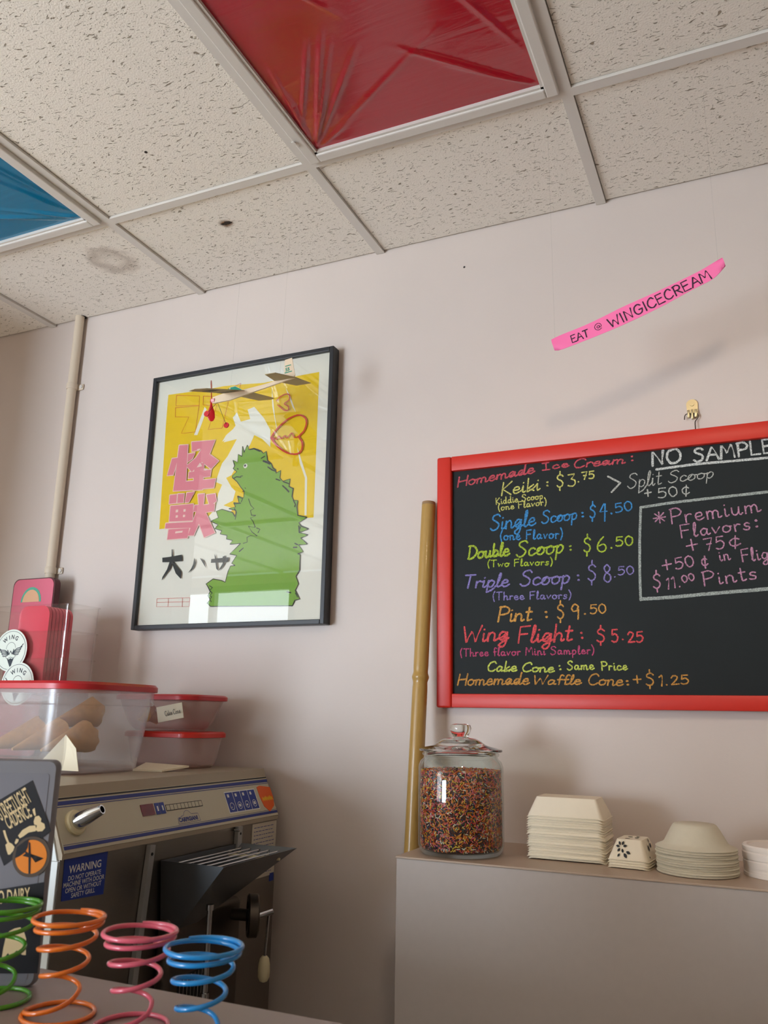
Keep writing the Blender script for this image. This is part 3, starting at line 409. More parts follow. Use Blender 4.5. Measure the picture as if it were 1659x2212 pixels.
LIGHTS = {(0, 0): 'red', (-2, 0): 'blue'}
rows = [(-.003, D1), (D1, D2), (D2, D3), (D3, YF)]
named = {(-1, 0): 'short white ceiling tile against the wall with a brown burnt hole', (-2, 0): 'short white ceiling tile with a faint round water stain beside the blue light',
         (0, 0): 'short white ceiling tile between the red light and the wall', (1, 0): 'ceiling tile against the wall at right, above the pink paper banner',
         (-3, 0): 'small corner of ceiling tile at far left, above the white conduit', (-1, 1): 'large white ceiling tile between the blue light and the red light',
         (1, 1): 'large ceiling tile in the top right corner beside the red light'}
tiles = {}
for (r, (ya, yb)) in enumerate(rows[:3]):
    for k in range(-4, 3):
        if r == 1 and (k, 0) in LIGHTS: continue
        if r == 2 or (k, r) not in named: continue
        e = .0135
        bm = bx(k * T + e, (k + 1) * T - e, yb + e, ya - (e if r else .003), H + .003, H + .018)
        o = obj('ceiling_tile', bm, M['tile']); tag(o, named[(k, r)], 'ceiling tile', 'ceiling tiles'); tiles[(k, r)] = o
# tiles over the part of the room the photograph does not show
bm = bmesh.new(); box(bm, XL, XR, YF, -.003, H + .0182, H + .0198); o = struct('ceiling', bm, M['tile'])
# burnt hole and its brown rim, the round water mark, a small nail hole
P = [(random.uniform(.6, 1.15) * .013 * math.cos(a) * 1.45, random.uniform(.55, 1.2) * .008 * math.sin(a)) for a in [k * PI / 9 for k in range(18)]]
bm = bmesh.new(); loft(bm, [[(x - .323, y - .285, H + .0026) for x, y in P], [(x * .85 - .323, y * .85 - .285, H + .0014) for x, y in P]])
obj('burnt_hole', bm, M['soot'], tiles[(-1, 0)], label='dark ragged burnt hole')
def stain(x, y, r, m, par, name, lab, sx=1.0):
    bm = bmesh.new(); bm.faces.new([bm.verts.new((r * math.cos(k * PI / 12) * sx, r * math.sin(k * PI / 12), 0)) for k in range(24)])
    o = obj(name, bm, m, recalc=False); o.location = (x, y, H + .0022); o.parent = par; o['label'] = lab
stain(-.327, -.287, .034, stain_mat('burn_rim', (128, 88, 48), 0, .03, .85), tiles[(-1, 0)], 'stain', 'brown scorched rim')
stain(-.742, -.255, .105, stain_mat('water_mark', (150, 122, 98), .05, .075, .26), tiles[(-2, 0)], 'stain', 'faint brown ring')
bm = bmesh.new(); lathe([(.004, 0), (.0035, .0008)], 10, (-.334, -.599, H + .0022), bm); obj('nail_hole', bm, M['soot'], tiles[(-1, 1)])

def troffer(k, col, label):
    x0, x1, y0, y1 = k * T + g, (k + 1) * T - g, D2 + g, D1 - g
    t = thing('ceiling_light', label, 'light', ((x0 + x1) / 2, (y0 + y1) / 2, H), 0, 'fluorescent ceiling lights under coloured film')
    bm = bmesh.new(); w = .026
    for a, b, c, d in ((x0, x0 + w, y0, y1), (x1 - w, x1, y0, y1), (x0 + w, x1 - w, y0, y0 + w), (x0 + w, x1 - w, y1 - w, y1)): box(bm, a, b, c, d, H - .014, H + .015, .003)
    for a, b, c, d in ((x0 + w, x0 + w + .006, y0 + w, y1 - w), (x1 - w - .006, x1 - w, y0 + w, y1 - w), (x0 + w, x1 - w, y0 + w, y0 + w + .006), (x0 + w, x1 - w, y1 - w - .006, y1 - w)): box(bm, a, b, c, d, H - .010, H + .012)
    obj('frame', bm, M['grid'], t)
    bm = bmesh.new(); NX, NY = 130, 250; V = []
    rnd = random.Random(k)
    folds = []
    for _ in range(46):      # creases that fan out of the corners, and a few long ones
        cx, cy = rnd.choice([(x0 + w, y1 - w), (x1 - w, y1 - w), (x0 + w, y0 + w), (x1 - w, y0 + w), (x0 + w, rnd.uniform(y0, y1)), (x1 - w, rnd.uniform(y0, y1))])
        a = math.atan2((y0 + y1) / 2 - cy, (x0 + x1) / 2 - cx) + rnd.uniform(-.75, .75)
        folds.append((cx, cy, math.cos(a), math.sin(a), rnd.uniform(.15, .6), rnd.uniform(.0025, .007), rnd.uniform(.003, .008)))
    for j in range(NY + 1):
        row = []
        for i in range(NX + 1):
            x = x0 + w + (x1 - x0 - 2 * w) * i / NX; y = y0 + w + (y1 - y0 - 2 * w) * j / NY; z = H - .002
            e = min(i, NX - i, 4) / 4 * min(j, NY - j, 4) / 4
            for cx, cy, dx, dy, ln, wd, am in folds:
                u = (x - cx) * dx + (y - cy) * dy; v = -(x - cx) * dy + (y - cy) * dx
                if 0 < u < ln: z -= am * math.exp(-(v / (wd * (.5 + u * 2))) ** 2) * math.sin(PI * u / ln) * e
            row.append(bm.verts.new((x, y, z - .003 * math.sin(PI * i / NX) * math.sin(PI * j / NY))))
        V.append(row)
    for j in range(NY):
        for i in range(NX): bm.faces.new((V[j][i], V[j + 1][i], V[j + 1][i + 1], V[j][i + 1]))
    obj('colour_film', bm, M[col + '_film'], t, smooth=True, label='creased %s plastic film' % col, recalc=False, angle=180)
    if col == 'red':
        bm = bmesh.new(); lathe([(.006, 0), (.0055, .004), (.003, .0055)], 12, (x0 + .004, D1 - .10, H - .021), bm); obj('latch', bm, M['grid'], t, smooth=True)
troffer(0, 'red', 'ceiling light covered with creased red film')
troffer(-2, 'blue', 'ceiling light covered with blue film at the left edge')

# the spot lamp's housing, above the photographer
t = thing('spot_lamp', 'white ceiling spot lamp aimed at the menu board', 'lamp', (.95, -1.76, H))
bm = bmesh.new(); lathe([(.05, 0), (.05, -.02), (.012, -.024), (.012, -.09)], 24, (.95, -1.76, H), bm); obj('mount', bm, M['grid'], t, smooth=True)
bm = bmesh.new(); d = (Vector((.95, 0, 1.85)) - Vector((.95, -1.74, 2.53))).normalized(); c = Vector((.95, -1.74, 2.53))
R_ = [Vector(d.orthogonal()), None]; R_[1] = d.cross(R_[0])
def ringat(s, r): return [c + d * s + (R_[0] * math.cos(2 * PI * k / 24) + R_[1] * math.sin(2 * PI * k / 24)) * r for k in range(24)]
loft(bm, [ringat(-.12, .04), ringat(-.10, .06), ringat(-.01, .065), ringat(-.01, .06), ringat(-.09, .055)], True, True); obj('shade', bm, M['grid'], t, smooth=True)

# conduit on the wall, two clips
t = thing('conduit', 'cream plastic conduit running down the wall from the ceiling', 'pipe', (-1.087, -.018, 1.2))
bm = bmesh.new(); lathe([(.0145, 0), (.0145, 1.53)], 20, (-1.087, -.018, 1.215), bm); obj('pipe', bm, M['pvc'], t, smooth=True)
for z in (2.494, 1.889):
    bm = bmesh.new(); lathe([(.0165, -.010), (.0175, -.008), (.0175, .008), (.0165, .010)], 24, (-1.087, -.018, z), bm)
    box(bm, -1.087, -1.052, -.006, -.0005, z - .010, z + .010, .003)
    c_ = obj('clip', bm, M['pvc'], t, smooth=True)
    bm = bmesh.new(); prism(bm, [(-1.060 + .006 * math.cos(a * PI / 8), z + .006 * math.sin(a * PI / 8)) for a in range(16)], -.0085, -.006); obj('screw', bm, M['grid'], c_, smooth=True)
bm = bmesh.new(); loft(bm, [circ(-1.080, -.014, .0135, H + .0021, 18), circ(-1.080, -.014, .013, H + .0028, 18)]); obj('cut_out', bm, M['dark_gap'], tiles[(-2, 0)])

# ---------------------------------------------------------------- framed poster
po = thing('framed_poster', 'framed yellow poster of a spiky green monster hanging on the wall', 'picture', (-.43, -.03, 1.69))
(ax, az), (bx_, bz), (cx, cz), (dx, dz) = ART['outer']
x0, x1, z0, z1 = (ax + dx) / 2, (bx_ + cx) / 2, (cz + dz) / 2, (az + bz) / 2
def rect_frame(x0, x1, z0, z1, w, ya, yb, bev=.0015):
    bm = bmesh.new()
    for (a, b, c, d) in ((x0, x0 + w, z0, z1), (x1 - w, x1, z0, z1), (x0 + w, x1 - w, z0, z0 + w), (x0 + w, x1 - w, z1 - w, z1)): box(bm, a, b, ya, yb, c, d, bev)
    return bm
obj('frame', rect_frame(x0, x1, z0, z1, .0125, -.0385, -.004), M['black_frame'], po, label='thin black frame')
bm = bmesh.new(); box(bm, x0 + .006, x1 - .006, -.026, -.012, z0 + .006, z1 - .006); paper = obj('print', bm, M['paper'], po, label='off-white poster paper')
lay = [-.0262]
def art(name, polys, m, lab=None):
    bm = bmesh.new()
    for p in polys: flat(bm, p, lay[0])
    lay[0] -= .00035
    return obj(name, bm, M[m], paper, label=lab, recalc=False)
def ink(name, lines, m, lab=None, k=1.0, smooth=True, jit=.12):
    bm = bmesh.new()
    for p, w in lines: stroke(bm, smooth_pts([(a, b, 0) for a, b in p], 5) if smooth else p, w * .00031 * k * 1.35, lay[0], jit)
    lay[0] -= .00035
    return obj(name, bm, M[m], paper, label=lab, recalc=False)
art('yellow_panel', ART['yellow'], 'yellow', 'large yellow block of ink')
art('white_splash', ART['white'], 'art_white', 'white brush splash')
ink('katakana_outline', ART['thin'][:5], 'heart', 'thin outlined characters', 1.0, False)
ink('stamp_outline', ART['thin'][5:], 'heart', 'thin outlined stamp box', .8, False)
art('green_monster', ART['green'], 'green', 'spiky green monster in profile')
ink('monster_outline', [[ART['green'][0] + ART['green'][0][:1], 6]], 'ink', 'rough black outline', 1, False, .35)
ink('monster_fur', ART['ink'], 'ink', 'black tufts, mouth and arm line', 1, False, .3)
ex, ez = ART['eye']
art('eye_white', [[(ex + .0066 * math.cos(a * PI / 10), ez + .0066 * math.sin(a * PI / 10)) for a in range(20)]], 'art_white')
art('pupil', [[(ex - .001 + .0034 * math.cos(a * PI / 10), ez + .001 + .0034 * math.sin(a * PI / 10)) for a in range(20)]], 'ink')
ink('kanji_edge', [[p + p[:1], 13] for p in ART['pink']], 'pale', 'pale pink edge of the large characters', 1, False, .05)
art('kanji', ART['pink'], 'pink', 'two large pink characters, one above the other')
art('kanji_gap', ART['pale'], 'pale')
art('black_characters', ART['black'], 'ink', 'row of three black brush characters')
ink('heart_outline', ART['heart'], 'heart', 'red outlined hearts', 1.0, True, .12)
bm = bmesh.new(); box(bm, x0 + .011, x1 - .011, -.0345, -.0330, z0 + .011, z1 - .011); obj('glass', bm, M['glass'], po, label='reflecting picture glass')

# ---------------------------------------------------------------- menu board
GL = {
 'A': '70|-0,0 35,100 70,0;-14,38 56,38', 'C': '68|62,80 45,100 15,85 2,45 15,8 40,0 64,18', 'D': '74|-10,100 10,0;2,98 40,95 68,60 55,18 25,0 5,2', 'E': '62|-55,100 5,100 5,0 58,0;-5,52 48,54',
 'F': '60|-56,100 6,97 6,0;-6,52 46,54', 'G': '76|66,82 45,100 14,84 2,45 16,6 45,2 64,22 66,42;-42,44 72,44', 'H': '72|-6,100 6,0;-64,100 62,0;-6,48 64,54', 'I': '54|-25,100 25,0;-4,100 46,100;-2,0 48,0', '|': '24|-10,100 10,0',
 'K': '66|-8,100 8,0;-58,98 10,45 60,0', 'L': '58|-6,100 6,0 52,2', 'M': '86|-2,0 12,100 40,35 68,100 80,0', 'N': '78|-4,0 10,100 60,0 70,100', 'O': '84|40,100 10,85 2,45 18,6 45,0 72,20 78,60 62,94 40,100',
 'P': '64|-10,100 8,0;4,96 38,100 60,78 48,52 10,46', 'R': '68|-10,100 8,0;4,96 38,100 60,78 48,52 10,48;-28,48 64,0', 'S': '66|58,86 42,100 16,92 12,72 36,54 54,34 46,8 20,-2 2,14', 'T': '68|-2,98 64,100;-33,99 31,0', 'W': '98|-2,100 22,0 46,70 70,0 94,100',
 'a': '56|40,44 20,50 5,30 9,6 24,2 38,24 42,48 40,14 46,2 56,8', 'b': '50|6,100 6,50 7,4 10,30 24,48 42,36 36,8 20,0 7,8', 'c': '46|40,40 24,50 6,34 8,8 24,0 46,12', 'd': '58|40,44 20,50 5,30 9,6 24,2 40,26 44,100 44,100 42,16 48,2 58,8',
 'e': '48|6,24 36,30 32,48 14,46 4,24 12,4 28,0 48,14', 'f': '38|38,92 24,100 16,80 16,0;-2,50 34,52', 'g': '54|40,44 20,50 5,30 9,8 24,4 40,26 43,48 40,-20 26,-42 8,-36 10,-22 40,0 54,10', 'h': '52|6,100 6,0 6,0 8,30 26,48 38,36 38,4 46,2 52,8',
 'i': '25|8,48 8,8 14,0 25,8;7,72 9,70 9,74', 'k': '50|6,100 6,0;-38,48 8,22 44,0', 'l': '28|4,10 18,60 20,96 12,98 8,60 10,8 18,0 28,8', 'm': '78|6,48 6,0 6,0 8,34 22,48 32,36 32,0 32,0 34,34 48,48 60,36 60,4 68,0 78,8',
 'n': '55|6,48 6,0 6,0 8,34 24,49 38,36 38,6 45,0 55,8', 'o': '52|26,50 6,38 6,10 24,0 42,14 42,38 26,50 34,44 52,42', 'p': '52|8,48 7,-40;7,34 24,50 42,36 36,8 18,0 7,10', 'r': '40|6,48 7,0 7,0 8,32 22,48 36,44', 's': '42|34,44 20,50 8,40 16,28 32,18 28,3 12,0 2,8',
 't': '38|16,86 15,10 22,0 36,8;-2,56 34,58', 'u': '55|6,48 6,12 18,0 34,14 40,48 40,48 40,10 46,0 55,8', 'v': '46|-4,48 20,0 42,48', 'w': '66|-4,48 16,0 32,36 46,0 60,48',
 '0': '62|30,100 8,80 4,40 18,4 36,2 54,30 52,76 30,100', '1': '34|-4,80 18,100 16,0', '2': '60|6,78 22,100 46,92 46,66 20,22 4,2 4,2 56,4', '3': '56|-8,98 50,98 26,60;26,60 48,46 50,16 28,-2 4,8', '4': '60|-34,100 2,38 58,42;-44,100 38,-32',
 '5': '58|-52,98 12,98 8,56;8,56 34,64 52,40 42,8 18,0 2,8', '6': '58|40,100 16,72 4,30 16,2 42,2 52,28 38,48 12,38', '7': '58|-2,96 52,98 22,0;-16,50 44,52', '8': '58|48,84 30,100 10,84 20,60 44,40 50,14 28,-2 6,14 14,44 42,66 48,84', '9': '56|46,84 26,100 6,80 14,56 36,58 46,84 44,40 40,0',
 '$': '56|52,84 36,98 12,88 12,68 36,52 48,30 38,6 16,2 2,14;-31,126 30,98;-24,2 22,-26', '¢': '50|42,68 24,78 6,60 8,28 24,16 44,28;-30,98 22,-4', '+': '58|-0,46 56,50;-28,82 28,14', '.': '14|6,4 9,2 10,6 6,6', ':': '16|6,20 10,16 11,22 6,22;6,74 10,70 11,76 6,76',
 '(': '26|22,110 6,70 4,30 16,-18', ')': '26|4,110 20,70 22,30 6,-18', '*': '70|-35,95 35,15;-2,55 68,55;-12,84 60,26;-10,28 60,84', '@': '90|58,62 40,66 30,48 40,32 56,42 60,66 58,36 74,40 80,66 62,94 30,92 8,62 14,24 42,6 76,16', ' ': '34|'}
def handwrite(bm, txt, style, x0, z0, x1, z1, cap, w, y, jit=.22, up=None):
    adv = 0; runs = []; prev = None
    for ch in txt:
        a, s = GL[ch].split('|'); a = float(a)
        ss = []
        for st in s.split(';'):
            if not st: continue
            pl = st[0] == '-' and st[1].isdigit()
            pts = [tuple(float(q) for q in p.split(',')) for p in st.lstrip('-').split(' ')] if pl else [tuple(float(q) for q in p.split(',')) for p in st.split(' ')]
            ss.append((pl, [(adv + p[0] + random.uniform(-1.2, 1.2), p[1] + random.uniform(-1.5, 1.5)) for p in pts]))
        if style == 'c': ss = [(pl, [(x + (y_ - 20) * .16, y_) for x, y_ in P]) for pl, P in ss]
        if style == 'c' and prev is not None and ch.islower() and ss and ss[0][1][0][1] < 60:
            runs.append((False, [prev, ((prev[0] + ss[0][1][0][0]) / 2, min(prev[1], ss[0][1][0][1]) - 2 + abs(prev[1] - ss[0][1][0][1]) * .35), ss[0][1][0]]))
        prev = ss[0][1][-1] if (ss and ch.islower() and ss[0][1][-1][1] < 60) else None
        runs += ss; adv += a + (3 if style == 'c' else 10)
    xs = [p[0] for _, r in runs for p in r]; lo, hi = min(xs), max(xs)
    e = Vector((x1 - x0, z1 - z0)); L = e.length; e /= L
    u = Vector((-e.y, e.x)) if up is None else Vector(up)
    kx = (L - w) / max(hi - lo, 8)
    for pl, r in runs:
        Q = [Vector((x0, z0)) + e * (w / 2 + (p[0] - lo) * kx) + u * (p[1] * cap / 100) for p in r]
        stroke(bm, [(q.x, q.y) for q in (Q if pl else smooth_pts([(q.x, q.y, 0) for q in Q], 5))], w, y, jit)

mb = thing('menu_board', 'red framed chalkboard ice cream price menu hanging on the wall', 'chalkboard', (.79, -.02, 1.495))
bx0, bx1, bz0, bz1, fw = .181, 1.405, 1.494, 2.1055, .038
bm = bmesh.new(); box(bm, bx0 + .02, bx1 - .02, -.018, -.006, bz0 + .02, bz1 - .02); slate = obj('slate', bm, M['slate'], mb, label='black slate writing surface')
for a, b in ((bx0, bx0 + fw - .0005), (bx1 - fw + .0005, bx1)): obj('frame_stile', bx(a, b, -.030, -.002, bz0, bz1, .005, 3), M['red_frame'], mb, smooth=True)
for a, b in ((bz0 + .001, bz0 + fw - .006), (bz1 - fw, bz1 - .001)): obj('frame_rail', bx(bx0 + fw, bx1 - fw, -.0292, -.002, a, b, .002, 2), M['red_frame'], mb, smooth=True)
CH = {'heading': ((214, 92, 104), 'pink red chalk heading'), 'keiki': ((222, 218, 122), 'yellow chalk line, the kiddie scoop price'), 'single': ((74, 152, 214), 'blue chalk line, the single scoop price'),
      'double': ((184, 208, 70), 'lime chalk line, the double scoop price'), 'triple': ((150, 138, 202), 'violet chalk line, the triple scoop price'), 'pint': ((222, 164, 84), 'orange chalk line, the pint price'),
      'flight': ((236, 92, 96), 'coral chalk line, the flight price'), 'sampler': ((206, 84, 126), 'pink chalk note in brackets'), 'cake_cone': ((214, 226, 104), 'yellow chalk line about the cake cone'),
      'waffle_cone': ((214, 156, 78), 'orange chalk line, the waffle cone price'), 'no_samples': ((218, 222, 218), 'large white chalk capitals, underlined'), 'split': ((196, 198, 190), 'thin white chalk note with an arrow'),
      'premium': ((204, 148, 176), 'pale pink chalk list inside the drawn box'), 'box': ((176, 184, 178), 'white chalk box outline')}
for k_, l_ in (('keiki', 'yellow chalk note, kiddie scoop, one flavor'), ('single', 'blue chalk note in brackets, one flavor'), ('double', 'lime chalk note in brackets, two flavors'), ('triple', 'violet chalk note in brackets, three flavors')): CH[k_ + '_note'] = (CH[k_][0], l_)
for k_, w_ in (('keiki', 'yellow'), ('single', 'blue'), ('double', 'lime'), ('triple', 'violet'), ('pint', 'orange'), ('flight', 'coral'), ('waffle_cone', 'orange'), ('cake_cone', 'yellow'), ('split', 'white')): CH[k_ + '_price'] = (CH[k_][0], w_ + ' chalk price')
for k_, l_ in (('plus75', 'pale pink chalk surcharge line'), ('plus50', 'pale pink chalk flight surcharge line'), ('premium_pint', 'pale pink chalk pint price line')): CH[k_] = (CH['premium'][0], l_)
CH['arrow'] = (CH['split'][0], 'white chalk arrow head')
for key, (c, lab) in CH.items():
    bm = bmesh.new(); y = -.0184
    for g_, txt, st, a, b, c2, d, cap, w in CHALK_TEXT:
        if g_ == key: handwrite(bm, txt, st, a, b, c2, d, cap, w, y)
    for g_, P, w in CHALK_LINES:
        if g_ == key: stroke(bm, smooth_pts([(p[0], p[1], 0) for p in P], 14), w, y - .0001, .10)
    obj('chalk_outline' if key == 'box' else ('chalk_note' if '_note' in key else 'chalk_price' if '_price' in key else 'chalk_arrow' if key == 'arrow' else 'chalk_lettering'), bm, chalk_mat('chalk_' + key, c), slate, label=lab, recalc=False)

t = thing('picture_hook', 'small brass hook on the wall above the red menu board', 'hook', (.788, -.003, 2.165))
bm = bmesh.new(); P = [(.788 + .0125 * math.cos(a), 2.172 + .0125 * math.sin(a)) for a in [k * PI / 12 for k in range(-1, 14)]] + [(.7765, 2.150), (.7985, 2.150)]
prism(bm, P, -.003, -.0008); box(bm, .777, .782, -.010, -.001, 2.140, 2.158, .001); box(bm, .785, .7895, -.011, -.001, 2.136, 2.158, .001); box(bm, .792, .798, -.010, -.001, 2.140, 2.158, .001)
obj('plate', bm, M['brass'], t, smooth=True)
bm = bmesh.new(); prism(bm, [(.788 + .005 * math.cos(k * PI / 8), 2.173 + .005 * math.sin(k * PI / 8)) for k in range(16)], -.0055, -.003); obj('screw', bm, M['brass'], t, smooth=True)
bm = bmesh.new(); tube(bm, smooth_pts([(.770, -.008, 2.136), (.7715, -.008, 2.145), (.776, -.008, 2.149), (.788, -.008, 2.149), (.798, -.008, 2.146), (.799, -.008, 2.138), (.793, -.008, 2.130), (.792, -.010, 2.124), (.792, -.012, 2.110)], 6), .0012); obj('wire', bm, M['steel_dark'], t, smooth=True)

# ---------------------------------------------------------------- bamboo pole
t = thing('bamboo_pole', 'tall bamboo pole leaning on the wall beside the red menu board', 'pole', (.138, -.195, 0))
A0, A1 = Vector((.138, -.195, 0.0)), Vector((.1575, -.024, 1.985))
d = (A1 - A0); pts, rad = [], []
nodes_t = [.17, .47, .787]
N_ = 640
for i in range(N_ + 1):
    s = i / N_; pts.append(A0 + d * s); r = .0192 - .002 * s
    for q in nodes_t:
        e = abs(s - q) * d.length
        r += .0026 * math.exp(-(e / .007) ** 2) - .0008 * math.exp(-((e - .012) / .008) ** 2)
    rad.append(r)
bm = bmesh.new(); tube(bm, pts, 0, 24, True, rad); obj('cane', bm, M['bamboo'], t, smooth=True)
bm = bmesh.new(); dn = d.normalized(); tube(bm, [A1, A1 + dn * .008, A1 + dn * .009], 0, 24, True, [.0172, .0165, .012]); obj('cut_end', bm, M['bamboo_end'], t, smooth=True, label='pale sawn end')

# ---------------------------------------------------------------- ledge and what stands on it
ZL = 1.207
t = thing('half_height_counter', 'mauve grey half-height counter against the wall below the menu board', 'counter', (1.0, -.15, 0))
obj('cabinet', bx(.201, 2.2, -.300, -.003, 0, ZL - .004), M['ledge'], t)
obj('counter_top', bx(.199, 2.2, -.302, -.002, ZL - .004, ZL, .001), M['ledge_top'], t, label='tan laminate top')

jx, jy = .302, -.208
t = thing('glass_jar', 'large lidded glass jar full of rainbow sprinkles on the ledge', 'jar', (jx, jy, ZL))
outer = [(.066, 0), (.078, .002), (.084, .008), (.0865, .018), (.0868, .10), (.0865, .168), (.083, .178), (.077, .183), (.0755, .187), (.0785, .190), (.0790, .1935), (.076, .196)]
inner = [(.073, .195), (.0725, .186), (.080, .174), (.0832, .165), (.0835, .018), (.078, .009), (.03, .007)]
obj('jar_body', lathe([(.001, .0004)] + outer + inner + [(.001, .007)], 64, (jx, jy, ZL), None, True), M['jar_glass'], t, smooth=True)
lid = [(.001, .190), (.070, .190), (.072, .197), (.0845, .1975), (.0858, .1995), (.0845, .202), (.070, .206), (.055, .2095), (.046, .215), (.040, .220), (.030, .2235), (.020, .2245), (.016, .227), (.017, .230), (.021, .237), (.0225, .244), (.020, .2505), (.012, .2525), (.001, .2525)]
obj('lid', lathe(lid, 56, (jx, jy, ZL), None, True), M['lid_glass'], t, smooth=True)
# sprinkles: too many to count
SP = [(226, 118, 24), (208, 46, 34), (232, 196, 54), (44, 52, 96), (36, 74, 58), (222, 92, 110), (236, 226, 206), (232, 104, 30), (40, 40, 60), (236, 120, 130), (240, 128, 30), (240, 160, 50)]
sm = [mat('sprinkle_%d' % i, c, .5) for i, c in enumerate(SP)]; core = mat('sprinkle_core', (84, 44, 36), .9)
bm = bmesh.new(); lathe([(.074, .0105), (.0795, .02), (.0795, .1575), (.0, .1590)], 40, (jx, jy, ZL), bm)
rs = random.Random(3)
def sprinkle(c, ax, L, r, mi):
    ax = ax.normalized(); a = ax.orthogonal().normalized(); b = ax.cross(a); R = []
    for s in (-.5, .5): R.append([bm.verts.new(c + ax * (s * L) + (a * math.cos(k * PI / 2) + b * math.sin(k * PI / 2)) * r) for k in range(4)])
    fs = [bm.faces.new((R[0][k], R[0][(k + 1) % 4], R[1][(k + 1) % 4], R[1][k])) for k in range(4)] + [bm.faces.new(R[0][::-1]), bm.faces.new(R[1])]
    for f in fs: f.material_index = mi
for i in range(9000):
    top = i > 7600
    if top: rr_ = .0795 * math.sqrt(rs.random()); th = rs.random() * 2 * PI; c = Vector((jx + rr_ * math.cos(th), jy + rr_ * math.sin(th), ZL + .1585 + rs.uniform(0, .003)))
    else:
        th = rs.random() * 2 * PI; z = rs.uniform(.013, .160); rr_ = rs.uniform(.0790, .0815) - (0 if z > .02 else (.02 - z) * .6)
        c = Vector((jx + rr_ * math.cos(th), jy + rr_ * math.sin(th), ZL + z))
    nrm = Vector((0, 0, 1)) if top else Vector((math.cos(th), math.sin(th), 0))
    v = Vector((rs.gauss(0, 1), rs.gauss(0, 1), rs.gauss(0, 1))); v -= nrm * v.dot(nrm) * .85
    sprinkle(c, v, rs.uniform(.0045, .0072), .00095, 1 + rs.randrange(len(SP)))
o = obj('sprinkles', bm, [core] + sm, recalc=False); tag(o, 'rainbow sprinkles filling the big glass jar', 'sprinkles', None, 'stuff')

def boat(w, dpt, h, arch, top, m, name):
    # paper food tray, upside down: wide curved rim below, small base on top
    def ring(f, z, a, off=0):
        P = []
        for p in rring(0, 0, w + (top[0] - w) * f - off, dpt + (top[1] - dpt) * f - off, .010 - .004 * f, 0, 4):
            P.append((p[0], p[1], z + a * max(0, 1 - (p[0] / (w / 2)) ** 2) * (1 if abs(p[1]) > dpt * .2 else .5)))
        return P
    return loft(bmesh.new(), [ring(0, 0, arch, -.0024), ring(0, .0009, arch, -.0024), ring(.02, .0012, arch, .0), ring(.10, h * .14, arch * .8), ring(.96, h * .97, 0), ring(1, h, 0)][::-1] + [ring(0, .0, arch, .002), ring(.10, h * .12, arch * .8, .002), ring(1, h - .0012, 0, .002)], True, True)
def stack(proto, n, x, y, z, pitch, top_label, low_label, jit=.001, rz=0.0):
    r = random.Random(int(x * 1000))
    for k in range(n):
        p = (x + r.uniform(-jit, jit), y + r.uniform(-jit, jit), z + k * pitch)
        if k == 0: proto.location = p; proto.rotation_euler = (0, 0, rz); proto['label'] = low_label; last = proto
        else: last = dup(proto, p, low_label, rz + r.uniform(-.008, .008))
    last['label'] = top_label; last.location = (x, y, z + (n - 1) * pitch + .0005); return last
o = obj('food_tray', boat(.149, .112, .038, .011, (.118, .072), 0, ''), M['fibre'], smooth=True)
tag(o, '', 'paper tray', 'large paper food trays stacked on the ledge')
stack(o, 18, .509, -.142, ZL, .0045, 'topmost cream paper food tray, upside down on the large stack beside the jar', 'cream paper food tray nested in the large stack beside the jar', .0016)
o = obj('printed_food_tray', boat(.074, .098, .036, .004, (.046, .062), 0, ''), M['fibre'], smooth=True)
tag(o, '', 'paper tray', 'small printed paper trays stacked on the ledge')
top = stack(o, 4, .633, -.172, ZL, .0042, 'topmost small paper tray printed with black leaves, between trays and bowls', 'small paper tray under the leaf printed one, nested in its stack', .0006, -.10)
# leaf print on the near faces of the top tray
bm = bmesh.new()
def leaf_at(u, v, s, a, face):     # face 0: front slope, 1: right slope, 2: top
    P = []
    for k in range(9): 
        q = k / 8; P.append((q * s, .28 * s * math.sin(PI * q)))
    P += [(q / 8 * s, -.28 * s * math.sin(PI * q / 8)) for q in range(7, 0, -1)]
    c, sn = math.cos(a), math.sin(a); V = []
    for x, y in P:
        xx, yy = u + x * c - y * sn, v + x * sn + y * c
        if face == 0: V.append((xx, -.049 + yy * .5 - .0006, .004 + yy + .0006))
        elif face == 1: V.append((.037 - yy * .389 + .0008, xx, .002 + yy + .0008))
        else: V.append((xx, yy, .0366))
    bm.faces.new([bm.verts.new(p) for p in V])
for a in (.3, 1.2, 2.1, 3.0, 4.0, 5.1): leaf_at(-.012 + .003 * math.cos(a), .019 + .003 * math.sin(a), .0075, a, 0)
for u, v, s, a in ((-.007, .009, .010, -.9), (-.003, .012, .009, -.4), (-.014, .008, .007, -2.2)): leaf_at(u, v, s, a, 0)
for u, v, s, a in ((-.010, .012, .013, 1.2), (.006, .018, .012, .6), (-.028, .004, .006, .2), (.012, .026, .008, 2.0)): leaf_at(u, v, s, a, 1)
for u, v, s, a in ((-.010, -.02, .010, .4), (.006, -.006, .012, 1.3), (.010, .016, .010, 2.6), (-.012, .012, .012, -.5)): leaf_at(u, v, s, a, 2)
lf = obj('leaf_print', bm, M['ink'], recalc=False, label='black leaf sketches'); lf.parent = top
def bowl_bm(r=.071, rb=.038, h=.043):
    return lathe([(.001, h), (rb - .003, h), (rb, h - .002), (rb + .004, h - .008), (r - .016, .012), (r - .013, .009), (r - .002, .0045), (r, .003), (r - .001, .0012), (r - .012, .0072), (r - .016, .0102), (rb + .002, h - .010), (rb - .003, h - .0022), (.001, h - .0022)], 48)
o = obj('paper_bowl', bowl_bm(), M['bagasse'], smooth=True); tag(o, '', 'bowl', 'paper bowls stacked on the ledge')
stack(o, 12, .747, -.192, ZL, .0037, 'topmost pale paper bowl, upside down on the bowl stack', 'grey paper bowl nested in the stack under the upturned bowl', .0012)
